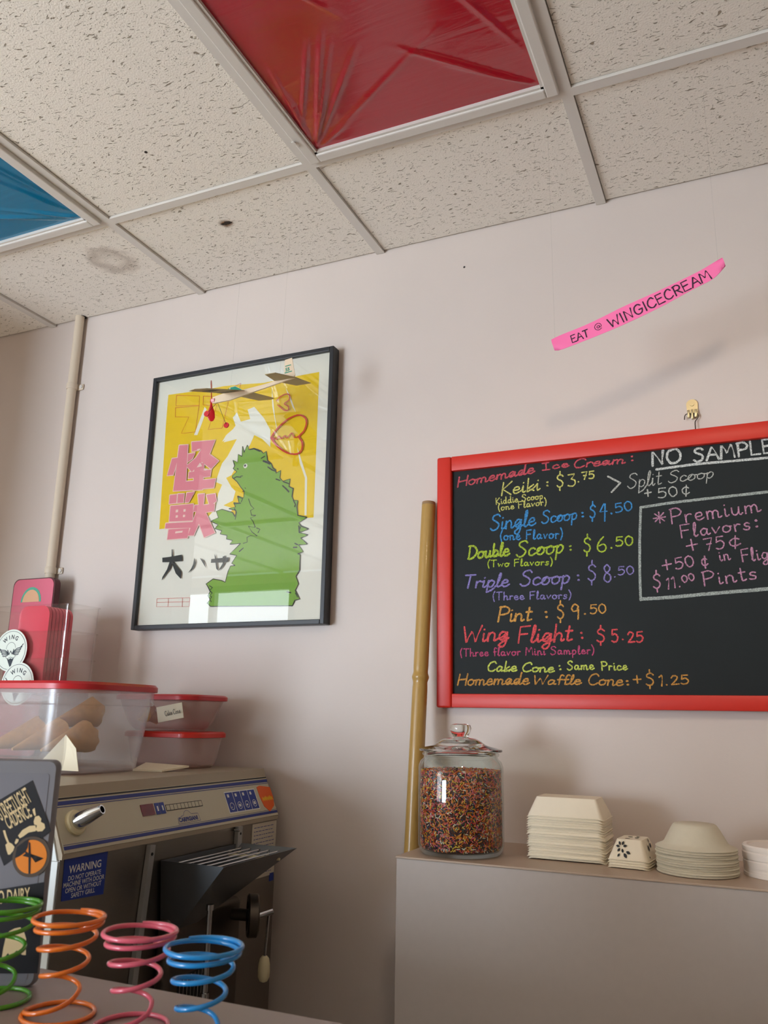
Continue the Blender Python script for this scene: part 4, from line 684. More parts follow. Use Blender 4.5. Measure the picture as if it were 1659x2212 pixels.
o = obj('cup_lid', lathe([(.001, .006), (.060, .006), (.062, .0085), (.068, .0085), (.070, .006), (.070, .0005), (.0685, .0), (.0685, .0055), (.060, .0042), (.001, .0042)], 40), M['lid_white'], smooth=True)
tag(o, '', 'lid', 'white lids stacked at the end of the ledge')
stack(o, 10, .893, -.150, ZL, .0048, 'topmost white lid of the stack right of the bowls', 'white lid in the stack right of the bowls', .0012)

# ---------------------------------------------------------------- ice cream machine
XF, Y0, Y1 = -.225, -.745, -.040
mc = thing('ice_cream_machine', 'stainless batch ice cream machine with a cream control panel and hopper', 'ice cream machine', (-.65, -.39, 0))
bm = bmesh.new(); box(bm, -1.15, XF - .004, Y0, Y1, .06, 1.225); obj('body', bm, M['steel'], mc)
prof = [(-1.15, 1.225), (XF, 1.225), (XF, 1.233), (-.268, 1.322), (-.273, 1.3405), (-1.15, 1.3405)]
bm = bmesh.new(); loft(bm, [[(x, Y0, z) for x, z in prof], [(x, Y1, z) for x, z in prof]]); obj('top_cover', bm, M['cover'], mc)
obj('side_panel', bx(-1.148, XF - .006, Y0 - .003, Y0 - .0002, .07, 1.222), M['daylit_side'], mc, label='side panel with daylight painted into its pale colour')
bm = bmesh.new(); loft(bm, [[(x, Y0 - .003, z) for x, z in ((-1.148, 1.223), (XF - .008, 1.223), (-.271, 1.320), (-.277, 1.336), (-1.148, 1.336))], [(x, Y0 - .0002, z) for x, z in ((-1.148, 1.223), (XF - .008, 1.223), (-.271, 1.320), (-.277, 1.336), (-1.148, 1.336))]]); obj('side_panel', bm, M['daylit_side'], mc, label='upper side panel with daylight painted into its pale colour')
for x, y in ((-1.1, Y0 + .05), (-1.1, Y1 - .05), (-.3, Y0 + .05), (-.3, Y1 - .05)):
    bm = bmesh.new(); lathe([(.02, 0), (.024, .006), (.02, .06)], 16, (x, y, 0), bm); obj('foot', bm, M['black'], mc)
# sloping control panel; local frame: u along +y, v up the slope
PV = Vector((-.043, 0, .089)).normalized(); PN = Vector((PV.z, 0, -PV.x)); PC = Vector((XF, 0, 1.233))
def pp(u, v, h=0.0): return PC + Vector((0, u, 0)) + PV * v + PN * h
def pquad(bm, u0, u1, v0, v1, h=.001, h0=0.0):
    loft(bm, [[pp(u0, v0, h0), pp(u1, v0, h0), pp(u1, v1, h0), pp(u0, v1, h0)], [pp(u0, v0, h), pp(u1, v0, h), pp(u1, v1, h), pp(u0, v1, h)]])
bm = bmesh.new(); pquad(bm, Y0 + .004, Y1 - .002, .001, .0975, .0016); cp = obj('control_panel', bm, M['panel'], mc, label='cream control panel with blue stripes')
bm = bmesh.new()
for v0, v1 in ((.0835, .0905), (.0065, .0125)): pquad(bm, Y0 + .005, Y1 - .002, v0, v1, .0022, .0016)
for v0, v1 in ((.0800, .0812), (.0145, .0152)): pquad(bm, Y0 + .005, Y1 - .002, v0, v1, .0022, .0016)
obj('stripe', bm, M['navy'], cp, label='blue stripes')
bm = bmesh.new(); pquad(bm, Y0 + .005, Y1 - .002, .0935, .0965, .0022, .0016); obj('stripe', bm, M['black'], cp, label='black edge stripe')
bm = bmesh.new(); pquad(bm, -.524, -.486, .044, .0665, .0028, .0016); obj('display', bm, M['display_red'], cp, label='dark red display')
for u in (-.482, -.4665):
    bm = bmesh.new(); pquad(bm, u, u + .0135, .0435, .0665, .0026, .0016); b = obj('button', bm, M['sign_blue'], cp, label='blue key')
    bm = bmesh.new(); pquad(bm, u + .005, u + .009, .050, .060, .0029, .0026); obj('key_mark', bm, M['sign_white'], b)
bm = bmesh.new(); pquad(bm, -.449, -.327, .0475, .0605, .0022, .0016); led = obj('indicator_row', bm, M['ink'], cp, label='row of ten small indicator windows')
bm = bmesh.new()
for k in range(10): pquad(bm, -.448 + k * .0121, -.448 + k * .0121 + .0105, .0488, .0592, .0025, .0022)
obj('indicator_window', bm, M['panel'], led)
bm = bmesh.new(); pquad(bm, -.238, -.112, .0215, .0715, .0022, .0016); kp = obj('key_pad', bm, M['sign_white'], cp, label='pad of four blue picture keys')
for k in range(4):
    bm = bmesh.new(); u = -.2355 + k * .0308; pquad(bm, u, u + .0285, .024, .069, .0026, .0022); obj('picture_key', bm, M['sign_blue'], kp)
bm = bmesh.new()
for k in range(4):
    u = -.2355 + k * .0308 + .0142
    pquad(bm, u - .008, u - .001, .058, .065, .0029, .0026)
    loft(bm, [[pp(u + q * math.cos(a * PI / 10), .037 + q * math.sin(a * PI / 10), .0029) for a in range(20)] for q in (.0085, .0072)], False, False)
    pquad(bm, u - .004, u + (-.001, .004, .002, .0045)[k], .034, .036 + (.0, .004, .002, .005)[k], .0029, .0026)
obj('key_symbol', bm, M['sign_white'], kp, recalc=False)
sh = [(-.098, .0735), (-.085, .0765), (-.040, .0700), (-.0395, .045), (-.048, .024), (-.074, .0115), (-.092, .026), (-.0975, .050)]
bm = bmesh.new(); loft(bm, [[pp(u, v, .0016) for u, v in sh], [pp(u, v, .0024) for u, v in sh]]); shd = obj('shield_sticker', bm, M['orange'], cp, label='orange shield sticker with yellow letters')
def pline(bm, pts, w, h=.0021):
    pts = [Vector((a, b, 0)) for a, b in pts]
    for a, b in zip(pts, pts[1:]):
        t_ = (b - a).normalized(); n_ = Vector((-t_.y, t_.x, 0)) * w / 2
        bm.faces.new([bm.verts.new(pp(q.x, q.y, h)) for q in (a - n_, b - n_, b + n_, a + n_)])
def on_panel(u, v, h): return frame_m(pp(u, v, h), (0, 1, 0), PV)
bm = text_bm('CARPIGIANI', .0118, on_panel(-.420, .0215, .0021), None, .0005); obj('lettering', bm, M['navy'], cp, label='maker name in blue capitals')
bm = bmesh.new()      # worn yellow letters, no longer readable
for k in range(5): u = -.090 + k * .0092; pline(bm, [(u, .038), (u + .0015, .048), (u + .004, .040), (u + .0065, .047 + .003 * (k % 2)), (u + .008, .038)], .0022, .0027)
obj('lettering', bm, M['sticker_yellow'], shd, recalc=False)
bm = bmesh.new(); pline(bm, [(-.409, .0335), (-.402, .0335), (-.396, .041), (-.389, .0435), (-.382, .042), (-.374, .035), (-.352, .0345), (-.349, .0185), (-.423, .0175), (-.421, .030), (-.407, .032)], .0008); obj('emblem', bm, M['navy'], cp, recalc=False, label='blue outline emblem')
m_ = frame_m((-.2714, -.125, 1.3255), (0, 1, 0), (-.0045, 0, .0185)); m_.translation += Vector((.0012, 0, 0))
bm = text_bm('LB 502', .012, m_, None, .0002); obj('lettering', bm, M['ink'], mc, label='small model number')
# spigot on the panel
b0 = pp(-.702, .050, .0016); ax = Vector((.86, .14, .42)).normalized(); o_ = ax.orthogonal().normalized(); o2 = ax.cross(o_)
def ringax(s, r, n=28, c=b0, ax=ax, a=o_, b=o2): return [c + ax * s + (a * math.cos(2 * PI * k / n) + b * math.sin(2 * PI * k / n)) * r for k in range(n)]
na = PN.orthogonal().normalized(); nb = PN.cross(na)
bm = bmesh.new(); loft(bm, [ringax(s, r, 32, b0, PN, na, nb) for s, r in ((0, .0225), (.004, .0225), (.007, .020), (.007, .012))]); fl = obj('tap_flange', bm, M['cream_plastic'], cp, smooth=True, label='round cream flange')
bm = bmesh.new(); loft(bm, [ringax(s, r) for s, r in ((-.004, .0145), (.010, .0145), (.030, .0128), (.055, .0092), (.058, .0082), (.058, .0060), (.040, .0055))]); obj('spout', bm, M['chrome'], fl, smooth=True, label='tapered chrome spout')
# blue warning sign and the paper notice
def on_front(y, z, x=XF): return frame_m((x, y, z), (0, 1, 0), (0, 0, 1))
bm = bmesh.new(); P = [(-.733, 1.158), (-.632, 1.153), (-.630, 1.224), (-.638, 1.229), (-.735, 1.2255)]
loft(bm, [[(XF - .0042, y, z) for y, z in P], [(XF - .0030, y, z) for y, z in P]]); ws = obj('warning_sign', bm, M['sign_blue'], mc, label='blue warning sign with white capitals')
bm = text_bm('WARNING', .0175, on_front(-.6835, 1.2005, XF - .0027), None, .0003, 0, .92, 'CENTER')
for k, l in enumerate(('DO NOT OPERATE', 'MACHINE WITH DOOR', 'OPEN OR WITHOUT', 'SAFETY GRILL')): text_bm(l, .0108, on_front(-.6835, 1.1885 - k * .0095, XF - .0027), bm, .0001, 0, .86, 'CENTER')
obj('lettering', bm, M['sign_white'], ws)
bm = bmesh.new(); loft(bm, [[(XF - .0042, y, z) for y, z in ((-.150, 1.10), (-.044, 1.10), (-.042, 1.222), (-.149, 1.222))], [(XF - .0030, y, z) for y, z in ((-.150, 1.10), (-.044, 1.10), (-.042, 1.222), (-.149, 1.222))]]); nt_ = obj('notice', bm, M['notice'], mc, label='cream printed notice')
bm = bmesh.new()
rn = random.Random(5)
for k in range(13):      # illegible lines of small print
    y = -.142; z = 1.212 - k * .0085
    while y < -.058:
        w = rn.uniform(.005, .014); h = .0014
        bm.faces.new([bm.verts.new((XF - .0027, *q)) for q in ((y, z), (min(y + w, -.05), z), (min(y + w, -.05), z + h), (y, z + h))]); y += w + .0025
obj('small_print', bm, M['navy'], nt_, recalc=False)
obj('label_plate', bx(XF - .0042, XF - .0028, -.063, -.045, 1.086, 1.104), M['sign_blue'], mc, label='small blue label')
# front door, hopper, straps, pillar, latch wheel and lever
obj('door', bx(XF - .004, XF + .030, -.475, -.225, .78, 1.085, .012, 3), M['steel_dark'], mc, smooth=True, label='dark steel front door')
rim = [(XF + .001, -.482), (-.076, -.482), (-.076, -.205), (XF + .001, -.205)]; ZR = 1.189; ZB = 1.068
def off(P, z, e=.0018):
    cx_, cy_ = sum(p[0] for p in P) / 4, sum(p[1] for p in P) / 4
    return [(x - e * (1 if x > cx_ else -1), y - e * (1 if y > cy_ else -1), z) for x, y in P]
lo = [(XF + .001, -.468), (-.182, -.468), (-.182, -.405), (XF + .001, -.405)]
bm = bmesh.new(); loft(bm, [[(x, y, ZB) for x, y in lo], [(x, y, ZR) for x, y in rim], off(rim, ZR), off(lo, ZB)], False, False, True); hop = obj('hopper', bm, M['hopper'], mc, label='steel funnel hopper with wire grille')
for k in range(5):
    bm = bmesh.new(); x = -.200 + k * .0235; tube(bm, [(x, -.478, ZR - .0055), (x, -.236, ZR - .0055)], .0018, 8); lathe([(.0032, -.004), (.0032, .003)], 8, (x, -.236, ZR - .006), bm)
    obj('grille_bar', bm, M['chrome'], hop, smooth=True)
bm = bmesh.new(); tube(bm, [(-.214, -.262, ZR - .016), (-.085, -.262, ZR - .016)], .003, 8); obj('cross_bar', bm, M['cream_plastic'], hop, smooth=True, label='cream bar across the hopper')
def plank(p, q, w, th, n):      # flat bar from p to q
    p, q = Vector(p), Vector(q); a = (q - p).normalized(); b = a.cross(Vector(n)).normalized(); c_ = Vector(n).normalized()
    return loft(bmesh.new(), [[p + b * w / 2, p - b * w / 2, p - b * w / 2 + c_ * th, p + b * w / 2 + c_ * th], [q + b * w / 2, q - b * w / 2, q - b * w / 2 + c_ * th, q + b * w / 2 + c_ * th]])
s1 = obj('strap', plank((XF - .003, -.516, 1.222), (XF - .003, -.545, .90), .015, .010, (1, 0, 0)), M['satin'], mc, label='flat steel strap left of the hopper')
bm = bmesh.new(); prism(bm, [(.0030 * math.cos(k * PI / 6), .0030 * math.sin(k * PI / 6)) for k in range(12)], 0, .0008); bm.transform(Matrix.Translation((XF + .0078, -.5185, 1.206)) @ Matrix.Rotation(-PI / 2, 4, 'Z')); obj('bolt_hole', bm, M['black'], s1)
s2 = obj('strap', plank((XF - .003, -.214, 1.225), (XF - .003, -.216, 1.10), .017, .010, (1, 0, 0)), M['satin'], mc, label='short bracket right of the hopper')
bm = bmesh.new(); prism(bm, [(.0026 * math.cos(k * PI / 6), .0026 * math.sin(k * PI / 6)) for k in range(12)], 0, .0008); bm.transform(Matrix.Translation((XF + .0078, -.2145, 1.210)) @ Matrix.Rotation(-PI / 2, 4, 'Z')); obj('bolt_hole', bm, M['black'], s2)
bm = bmesh.new(); tube(bm, [(XF + .02, -.236, 1.219), (XF - .003, -.236, 1.219)], .002); obj('pin', bm, M['chrome'], s2, smooth=True)
obj('pillar', bx(XF - .004, XF + .012, -.600, -.585, .70, 1.00, .002), M['satin'], mc, smooth=True, label='upright steel bar')
bm = bmesh.new(); lathe([(.0055, 0), (.0055, .30), (.0075, .30), (.0075, .31)], 16, (-.135, -.434, .80), bm); lathe([(.008, 0), (.009, .004), (.008, .010)], 16, (-.135, -.434, .945), bm); obj('guide_rod', bm, M['chrome'], mc, smooth=True, label='chrome rod under the hopper')
wc = Vector((-.150, -.254, 1.055)); wa = Vector((-.80, -.60, 0)); wo = Vector((0, 0, 1)); wb = wa.cross(wo)
bm = bmesh.new(); loft(bm, [ringax(s, r, 36, wc, wa, wo, wb) for s, r in ((-.012, .030), (-.012, .040), (-.009, .043), (.008, .043), (.011, .040), (.011, .030), (.003, .026))]); whl = obj('latch_wheel', bm, M['steel_dark'], mc, smooth=True, label='round latch wheel')
bm = bmesh.new(); loft(bm, [ringax(s, r, 20, wc, wa, wo, wb) for s, r in ((.003, .011), (.012, .011), (.014, .008))]); obj('hub', bm, M['black'], whl, smooth=True)
bm = bmesh.new(); tube(bm, [(-.205, -.262, 1.055), (-.15, -.254, 1.055)], .012, 14); obj('axle', bm, M['steel_dark'], whl, smooth=True)
bm = bmesh.new(); tube(bm, [(-.158, -.225, 1.046), (-.140, -.190, 1.052)], .0065, 12); tube(bm, [(-.144, -.197, 1.052), (-.148, -.200, .955)], .0030, 10); lev = obj('lever', bm, M['chrome'], mc, smooth=True, label='lever with a cream knob')
kp_ = [(.0055, .001), (.0100, -.004), (.0125, -.016), (.0132, -.028), (.0125, -.040), (.0085, -.048), (.003, -.0505)]
bm = lathe(kp_, 24, (-.148, -.200, .964)); obj('knob', bm, M['cream_plastic'], lev, smooth=True, label='cream plastic knob')
bm = bmesh.new(); box(bm, -.1998, -.1945, -.44, -.335, .85, .975); gv = obj('vent', bm, M['black'], mc, label='black vent with thin bars')
for k in range(9):
    bm = bmesh.new(); tube(bm, [(-.192, -.436 + k * .0118, .852), (-.192, -.436 + k * .0118, .974)], .0008, 6); obj('vent_bar', bm, M['chrome'], gv)

# ---------------------------------------------------------------- tubs and trays on the machine
ZT = 1.3405
def tub(name, cx_, cy_, w, h, r, hh, flare, m, lidm, label, group, rz=0.0, z=ZT, lidh=.014, ridge=True):
    t = thing(name, label, 'plastic tub', (cx_, cy_, z), rz, group)
    ou = [rring(0, 0, w - .02, h - .02, r * .8, 0, 8), rring(0, 0, w, h, r, .008, 8)]
    for f in (.25, .5, .74): ou.append(rring(0, 0, w + flare * f, h + flare * f, r, hh * f, 8))
    if ridge: ou += [rring(0, 0, w + flare * .78, h + flare * .78, r, hh * .79, 8), rring(0, 0, w + flare * .78 + .008, h + flare * .78 + .008, r, hh * .80, 8), rring(0, 0, w + flare * .82 + .008, h + flare * .82 + .008, r, hh * .83, 8)]
    ou.append(rring(0, 0, w + flare, h + flare, r, hh, 8))
    q = .0036
    inn = [rring(0, 0, w + flare - q, h + flare - q, r, hh, 8), rring(0, 0, w - q, h - q, r, .010, 8), rring(0, 0, w - .02 - q, h - .02 - q, r * .8, .003, 8)]
    bm = loft(bmesh.new(), ou + inn); b = obj('tub_body', bm, m, smooth=True); b.parent = t
    W_, H_ = w + flare + .014, h + flare + .014
    bm = loft(bmesh.new(), [rring(0, 0, W_ - .008, H_ - .008, r + .004, hh - .006, 8), rring(0, 0, W_, H_, r + .006, hh - .005, 8), rring(0, 0, W_, H_, r + .006, hh + lidh * .4, 8), rring(0, 0, W_ - .010, H_ - .010, r + .002, hh + lidh * .8, 8), rring(0, 0, W_ - .03, H_ - .03, r, hh + lidh * .8, 8), rring(0, 0, W_ - .04, H_ - .04, r, hh + lidh * .45, 8)])
    l = obj('lid', bm, lidm, smooth=True, label='red snap-on lid'); l.parent = t
    return t
tub('storage_tub', -.655, -.415, .46, .26, .085, .180, .040, M['tub'], M['red_lid'], 'large frosted tub with a dark red lid, waffle cones inside', 'red lidded tubs on the machine')
tub('storage_tub', -.475, -.140, .20, .130, .045, .078, .022, M['tub_pink'], M['red_lid2'], 'small lower tub with a bright red lid, beneath the cake cone tub', 'red lidded tubs on the machine', 0, ZT, .010, False)
ub = tub('storage_tub', -.495, -.138, .195, .120, .045, .078, .050, M['tub_pink'], M['red_lid'], 'small upper tub with handwritten label, stacked on another tub', 'red lidded tubs on the machine', 0, ZT + .0885, .010, False)
bm = bmesh.new(); loft(bm, [[(.02 + a * .075, -.0725 - .011 * b, .018 + b * .036 + a * .013) for a, b in ((0, 0), (1, 0), (1, 1), (0, 1))], [(.02 + a * .075, -.0735 - .011 * b, .018 + b * .036 + a * .013) for a, b in ((0, 0), (1, 0), (1, 1), (0, 1))]]); sl = obj('paper_label', bm, M['kraft'], label='paper label with handwriting'); sl.parent = ub
bm = bmesh.new(); handwrite(bm, 'Cake Cone', 'p', .045, .034, .093, .043, .011, .0011, 0.0, .2)
for v in bm.verts: v.co.y = -.0746 - .011 * ((v.co.z - .018) / .036)
hl = obj('handwriting', bm, M['ink'], recalc=False); hl.parent = sl
# cones and papers inside the tubs
rc = random.Random(11)
def cone_bm(L, r):
    bm = bmesh.new(); n = 18; R = []
    for s, q in ((0, .08), (.35, .42), (.7, .74), (.95, 1.0)): R.append([(r * q * math.cos(2 * PI * k / n), r * q * math.sin(2 * PI * k / n), L * s) for k in range(n)])
    top = [(r * 1.04 * math.cos(2 * PI * k / n), r * 1.04 * math.sin(2 * PI * k / n), L * (1 + .05 * rc.uniform(-1, 1))) for k in range(n)]
    inn = [[(p[0] * .88, p[1] * .88, p[2]) for p in q] for q in (top, R[2], R[1])]
    return loft(bm, R + [top] + inn)
wl = ['waffle cone lying at the left inside the large frosted tub', 'waffle cone in the middle of the row inside the large frosted tub', 'waffle cone at the right of the row inside the large frosted tub', 'waffle cone lying behind the others inside the large frosted tub']
for k, (x, y, z, a, b) in enumerate(((-.720, -.500, ZT + .046, 1.30, 2.85), (-.640, -.495, ZT + .046, 1.32, 3.0), (-.560, -.490, ZT + .046, 1.35, 3.1), (-.645, -.400, ZT + .095, 1.30, 2.9))):
    o = obj('waffle_cone', cone_bm(.13, .036), M['waffle'], smooth=True); o.location = (x, y, z); o.rotation_euler = (a, 0, b); tag(o, wl[k], 'cone', 'waffle cones in the tub')
def sheet(name, corners, th, m, label, cat):
    V = [Vector(p) for p in corners]; n = (V[1] - V[0]).cross(V[2] - V[0]).normalized() * th
    bm = loft(bmesh.new(), [V, [p + n for p in V]]); o = obj(name, bm, m); return tag(o, label, cat)
sheet('paper_bag', [(-.535, -.528, ZT + .010), (-.415, -.525, ZT + .010), (-.425, -.528, ZT + .055), (-.450, -.534, ZT + .082)], .0012, M['kraft'], 'white paper bag standing in the front of the large tub', 'paper bag')
sheet('paper_bag', [(-.44, -.330, ZT + .0005), (-.37, -.315, ZT + .0005), (-.345, -.250, ZT + .0085), (-.46, -.262, ZT + .012)], .004, M['kraft'], 'folded white paper bag lying between the large and small tubs', 'paper bag')
o = obj('cake_cone', loft(bmesh.new(), [circ(0, 0, .012, 0, 14), circ(0, 0, .015, .022, 14), circ(0, 0, .024, .026, 14), circ(0, 0, .026, .046, 14), circ(0, 0, .022, .046, 14), circ(0, 0, .014, .024, 14)]), M['waffle'], smooth=True)
o.location = (-.505, -.170, ZT + .112); o.rotation_euler = (.5, -1.0, .3); tag(o, 'golden cake cone inside the upper small tub', 'cone')

# three nested clear trays
def ctray(label, z, dz):
    t = thing('clear_tray', label, 'tray', (-.925, -.195, z), 0, 'nested clear plastic trays')
    w, h, hh, q = .335, .112, .262, .003
    R = [rring(0, 0, w - .012, h - .012, .014, 0, 5), rring(0, 0, w - .004, h - .004, .016, hh - .055, 5), rring(0, 0, w, h, .016, hh - .052, 5), rring(0, 0, w + .002, h + .002, .016, hh - .003, 5), rring(0, 0, w + .008, h + .008, .018, hh - .003, 5), rring(0, 0, w + .008, h + .008, .018, hh, 5),
         rring(0, 0, w, h, .015, hh, 5), rring(0, 0, w - q, h - q, .014, hh - .050, 5), rring(0, 0, w - .004 - q, h - .004 - q, .013, hh - .055, 5), rring(0, 0, w - .012 - q, h - .012 - q, .012, q, 5)]
    b = obj('tray_body', loft(bmesh.new(), R), M['acrylic'], smooth=True); b.parent = t; return t
trs = [ctray('lowest of the three nested clear trays, round sticker half hidden by the tub', ZT + .001, 0), ctray('middle clear tray with a round winged cone sticker', ZT + .072, 0), ctray('topmost clear tray of the nested stack, pink trays inside', ZT + .143, 0)]
def wing_sticker(parent, x, y, z, rot):
    R_ = .0435
    t = [(R_ * math.cos(k * PI / 24), R_ * math.sin(k * PI / 24)) for k in range(48)]
    bm = bmesh.new(); prism(bm, t, 0, -.0008); s = obj('round_sticker', bm, M['sticker_paper'], label='white round sticker with a winged cone'); s.parent = parent; s.location = (x, y, z); s.rotation_euler = (0, rot, 0); s.scale = (1.32, 1, 1.28)
    bm = bmesh.new(); Y = -.0011
    ring_ = [(.0395 * math.cos(k * PI / 32), .0395 * math.sin(k * PI / 32)) for k in range(65)]; stroke(bm, ring_, .0008, Y)
    for i, ch in enumerate('WING'):
        a = (-.98, -.30, .26, .92)[i] * .62; cx_, cz_ = .0275 * math.sin(a), .0275 * math.cos(a)
        text_bm(ch, .0125, frame_m((cx_, Y, cz_), (math.cos(a), 0, -math.sin(a)), (math.sin(a), 0, math.cos(a))) @ Matrix.Translation((0, -.004, 0)), bm, .0003, 0, .9, 'CENTER')
    arc = [(.0125 * math.cos(k * PI / 12), .004 + .0125 * math.sin(k * PI / 12)) for k in range(13)]; stroke(bm, arc, .0008, Y)
    for s_ in (-1, 1):
        for k in range(5):
            stroke(bm, smooth_pts([(s_ * .007, -.004 - k * .0012, 0), (s_ * (.016 - k * .0008), .0015 - k * .0030, 0), (s_ * (.026 - k * .0018), .0035 - k * .0036, 0), (s_ * (.0335 - k * .0030), .0095 - k * .0048, 0)], 5), .0017, Y)
        stroke(bm, [(s_ * .0085, .001), (s_ * .0045, -.0085)], .0022, Y); stroke(bm, [(s_ * .0045, -.0085), (0, -.0015)], .0016, Y)
        stroke(bm, smooth_pts([(s_ * .010, -.010, 0), (s_ * .013, -.013, 0), (s_ * .008, -.0165, 0), (0, -.014, 0)], 4), .0009, Y)
    flat(bm, [(-.0095, -.0165), (-.004, -.0185), (0, -.0165), (.004, -.0185), (.0095, -.0165), (.0015, -.034), (-.0015, -.034)], Y)
    i_ = obj('sticker_print', bm, M['sticker_ink'], recalc=False); i_.parent = s
wing_sticker(trs[1], -.0214, -.0606, .213, -.10)
wing_sticker(trs[0], .0187, -.0628, .196, .06)
def pink_card(): 
    w, h, r = .108, .236, .026; P = []
    for sx, sz, a0 in ((1, 1, 0), (-1, 1, 90), (-1, -1, 180), (1, -1, 270)):
        for k in range(7):
            a = math.radians(a0 + 15 * k); P.append((sx * (w / 2 - r) + r * math.cos(a), h / 2 + sz * (h / 2 - r) + r * math.sin(a)))
    I = [(x * .93, h / 2 + (z - h / 2) * .95) for x, z in P]
    return loft(bmesh.new(), [[(x, -.0035, z) for x, z in I], [(x, -.005, z) for x, z in P], [(x, .005, z) for x, z in P], [(x, .0035, z) for x, z in I]])
pc = obj('serving_tray', pink_card(), M['hot_pink'], smooth=True); tag(pc, 'pink rounded serving tray in the row standing inside the clear trays', 'tray', 'pink trays standing in the clear trays')
for k in range(7):
    o = pc if k == 0 else dup(pc, (0, 0, 0)); o.location = (-.893, -.236 + k * .0125, ZT + .168)
pc['label'] = 'front pink rounded serving tray standing inside the clear trays'
t = thing('pink_sign', 'pink rounded sign with a teal arch, leaning behind the clear trays', 'sign', (-1.096, -.055, ZT))
def rpoly(x0, x1, z0, z1, r): 
    P = []
    for cx_, cz_, a0 in ((x1 - r, z1 - r, 0), (x0 + r, z1 - r, 90), (x0 + r, z0 + r, 180), (x1 - r, z0 + r, 270)):
        for k in range(6): P.append((cx_ + r * math.cos(math.radians(a0 + 18 * k)), cz_ + r * math.sin(math.radians(a0 + 18 * k))))
    return P
SX0, SX1, SZ1 = -1.180, -1.012, 1.858
bm = bmesh.new(); prism(bm, rpoly(SX0, SX1, ZT + .001, SZ1, .022), -.066, -.044); obj('board', bm, M['sign_edge'], t, label='dark edged board')
bm = bmesh.new(); prism(bm, rpoly(SX0 + .004, SX1 - .004, ZT + .004, SZ1 - .003, .022), -.0675, -.0660); fc = obj('face', bm, M['sign_pink'], t, label='pink painted face')
def arch(x, z, ra, rb): return [(x + ra * math.cos(k * PI / 16) * .9, z + ra * math.sin(k * PI / 16)) for k in range(17)], [(x + rb * math.cos(k * PI / 16) * .9, z + rb * math.sin(k * PI / 16)) for k in range(17)]
a, b = arch(-1.100, 1.786, .045, .037); bm = bmesh.new(); prism(bm, a, -.0681, -.0676); obj('painted_arch', bm, M['teal'], fc, label='teal arch')
bm = bmesh.new(); prism(bm, b, -.0687, -.0682); obj('painted_disc', bm, M['tan'], fc, label='tan half disc')

# ---------------------------------------------------------------- foreground counter, sticker box, cone holders
ZC = 1.200
t = thing('serving_counter', 'mauve grey serving counter in the foreground', 'counter', (.6, -1.35, 0))
obj('counter_top', bx(-.75, 2.3, -1.58, -1.143, ZC - .03, ZC, .003), M['counter'], t)
obj('counter_base', bx(-.72, 2.27, -1.54, -1.18, 0, ZC - .03), M['ledge'], t)
AN = (.191, -1.199, ZC); sb = thing('stickered_panel', 'upright grey panel covered in band and dairy stickers at the left edge of the counter', 'panel', AN, math.radians(24))
def loc(o, p=None): o.parent = p or sb; return o
P = rpoly(-.235, 0.0, 0.0005, .2185, .008)
bm = bmesh.new(); loft(bm, [[(x * .985 - .002, .0, z * .985 + .0016) for x, z in P], [(x, .004, z) for x, z in P], [(x, .010, z) for x, z in P], [(x * .985 - .002, .012, z * .985 + .0016) for x, z in P]]); loc(obj('casing', bm, M['grey_plastic'], smooth=True))
bm = bmesh.new(); prism(bm, rpoly(-.229, -.008, .006, .205, .004), .0004, -.0004); fa = loc(obj('front_panel', bm, M['grey_face']))
loc(obj('stand_foot', bx(-.20, -.12, .011, .060, .0005, .012, .003), M['grey_plastic']))
ly = [-.0007]
def stick(name, polys, m, par, lab=None):
    bm = bmesh.new()
    for p in polys: flat(bm, p, ly[0])
    ly[0] -= .00025
    return loc(obj(name, bm, M[m], label=lab, recalc=False), par)
s1 = stick('band_sticker', STICK['black'], 'st_black', fa, 'tilted black sticker with bones and cream lettering')
stick('bones', STICK['bones'], 'st_cream', s1)
bm = bmesh.new()
(tx, a0, b0_, a1, b1, _), (tx2, c0, d0, c1, d1, _) = STICK['lines']
fit_text(tx, a0, b0_, a1, b1, .017, ly[0], bm, .0003); fit_text(tx2, c0, d0, c1, d1, .015, ly[0], bm, .0003); loc(obj('lettering', bm, M['st_cream'], recalc=False), s1)
cx_, cz_, rx, rz_ = STICK['circle']
def el(k): return [(cx_ + rx * k * math.cos(a * PI / 18), cz_ - .001 + rz_ * k * math.sin(a * PI / 18)) for a in range(36)]
s2 = stick('round_band_sticker', [el(1.2)], 'st_brown', fa, 'round sticker with a dark splash on orange'); stick('orange_disc', [el(1.0)], 'st_orange', s2); stick('dark_splash', STICK['splat'] + STICK['splat_side'], 'st_black', s2)  # splash and side patch are both dark print on the sticker
s3 = stick('dairy_sticker', STICK['black2'], 'st_black', fa, 'black dairy sticker with a cream rosette'); stick('rosette', STICK['award'], 'st_cream', s3)
bm = bmesh.new(); n_, a0, b0_, a1, b1 = STICK['dairy']; fit_text(n_, a0, b0_, a1, b1, .0125, ly[0], bm, .0003)
loc(obj('lettering', bm, M['st_cream'], recalc=False), s3)

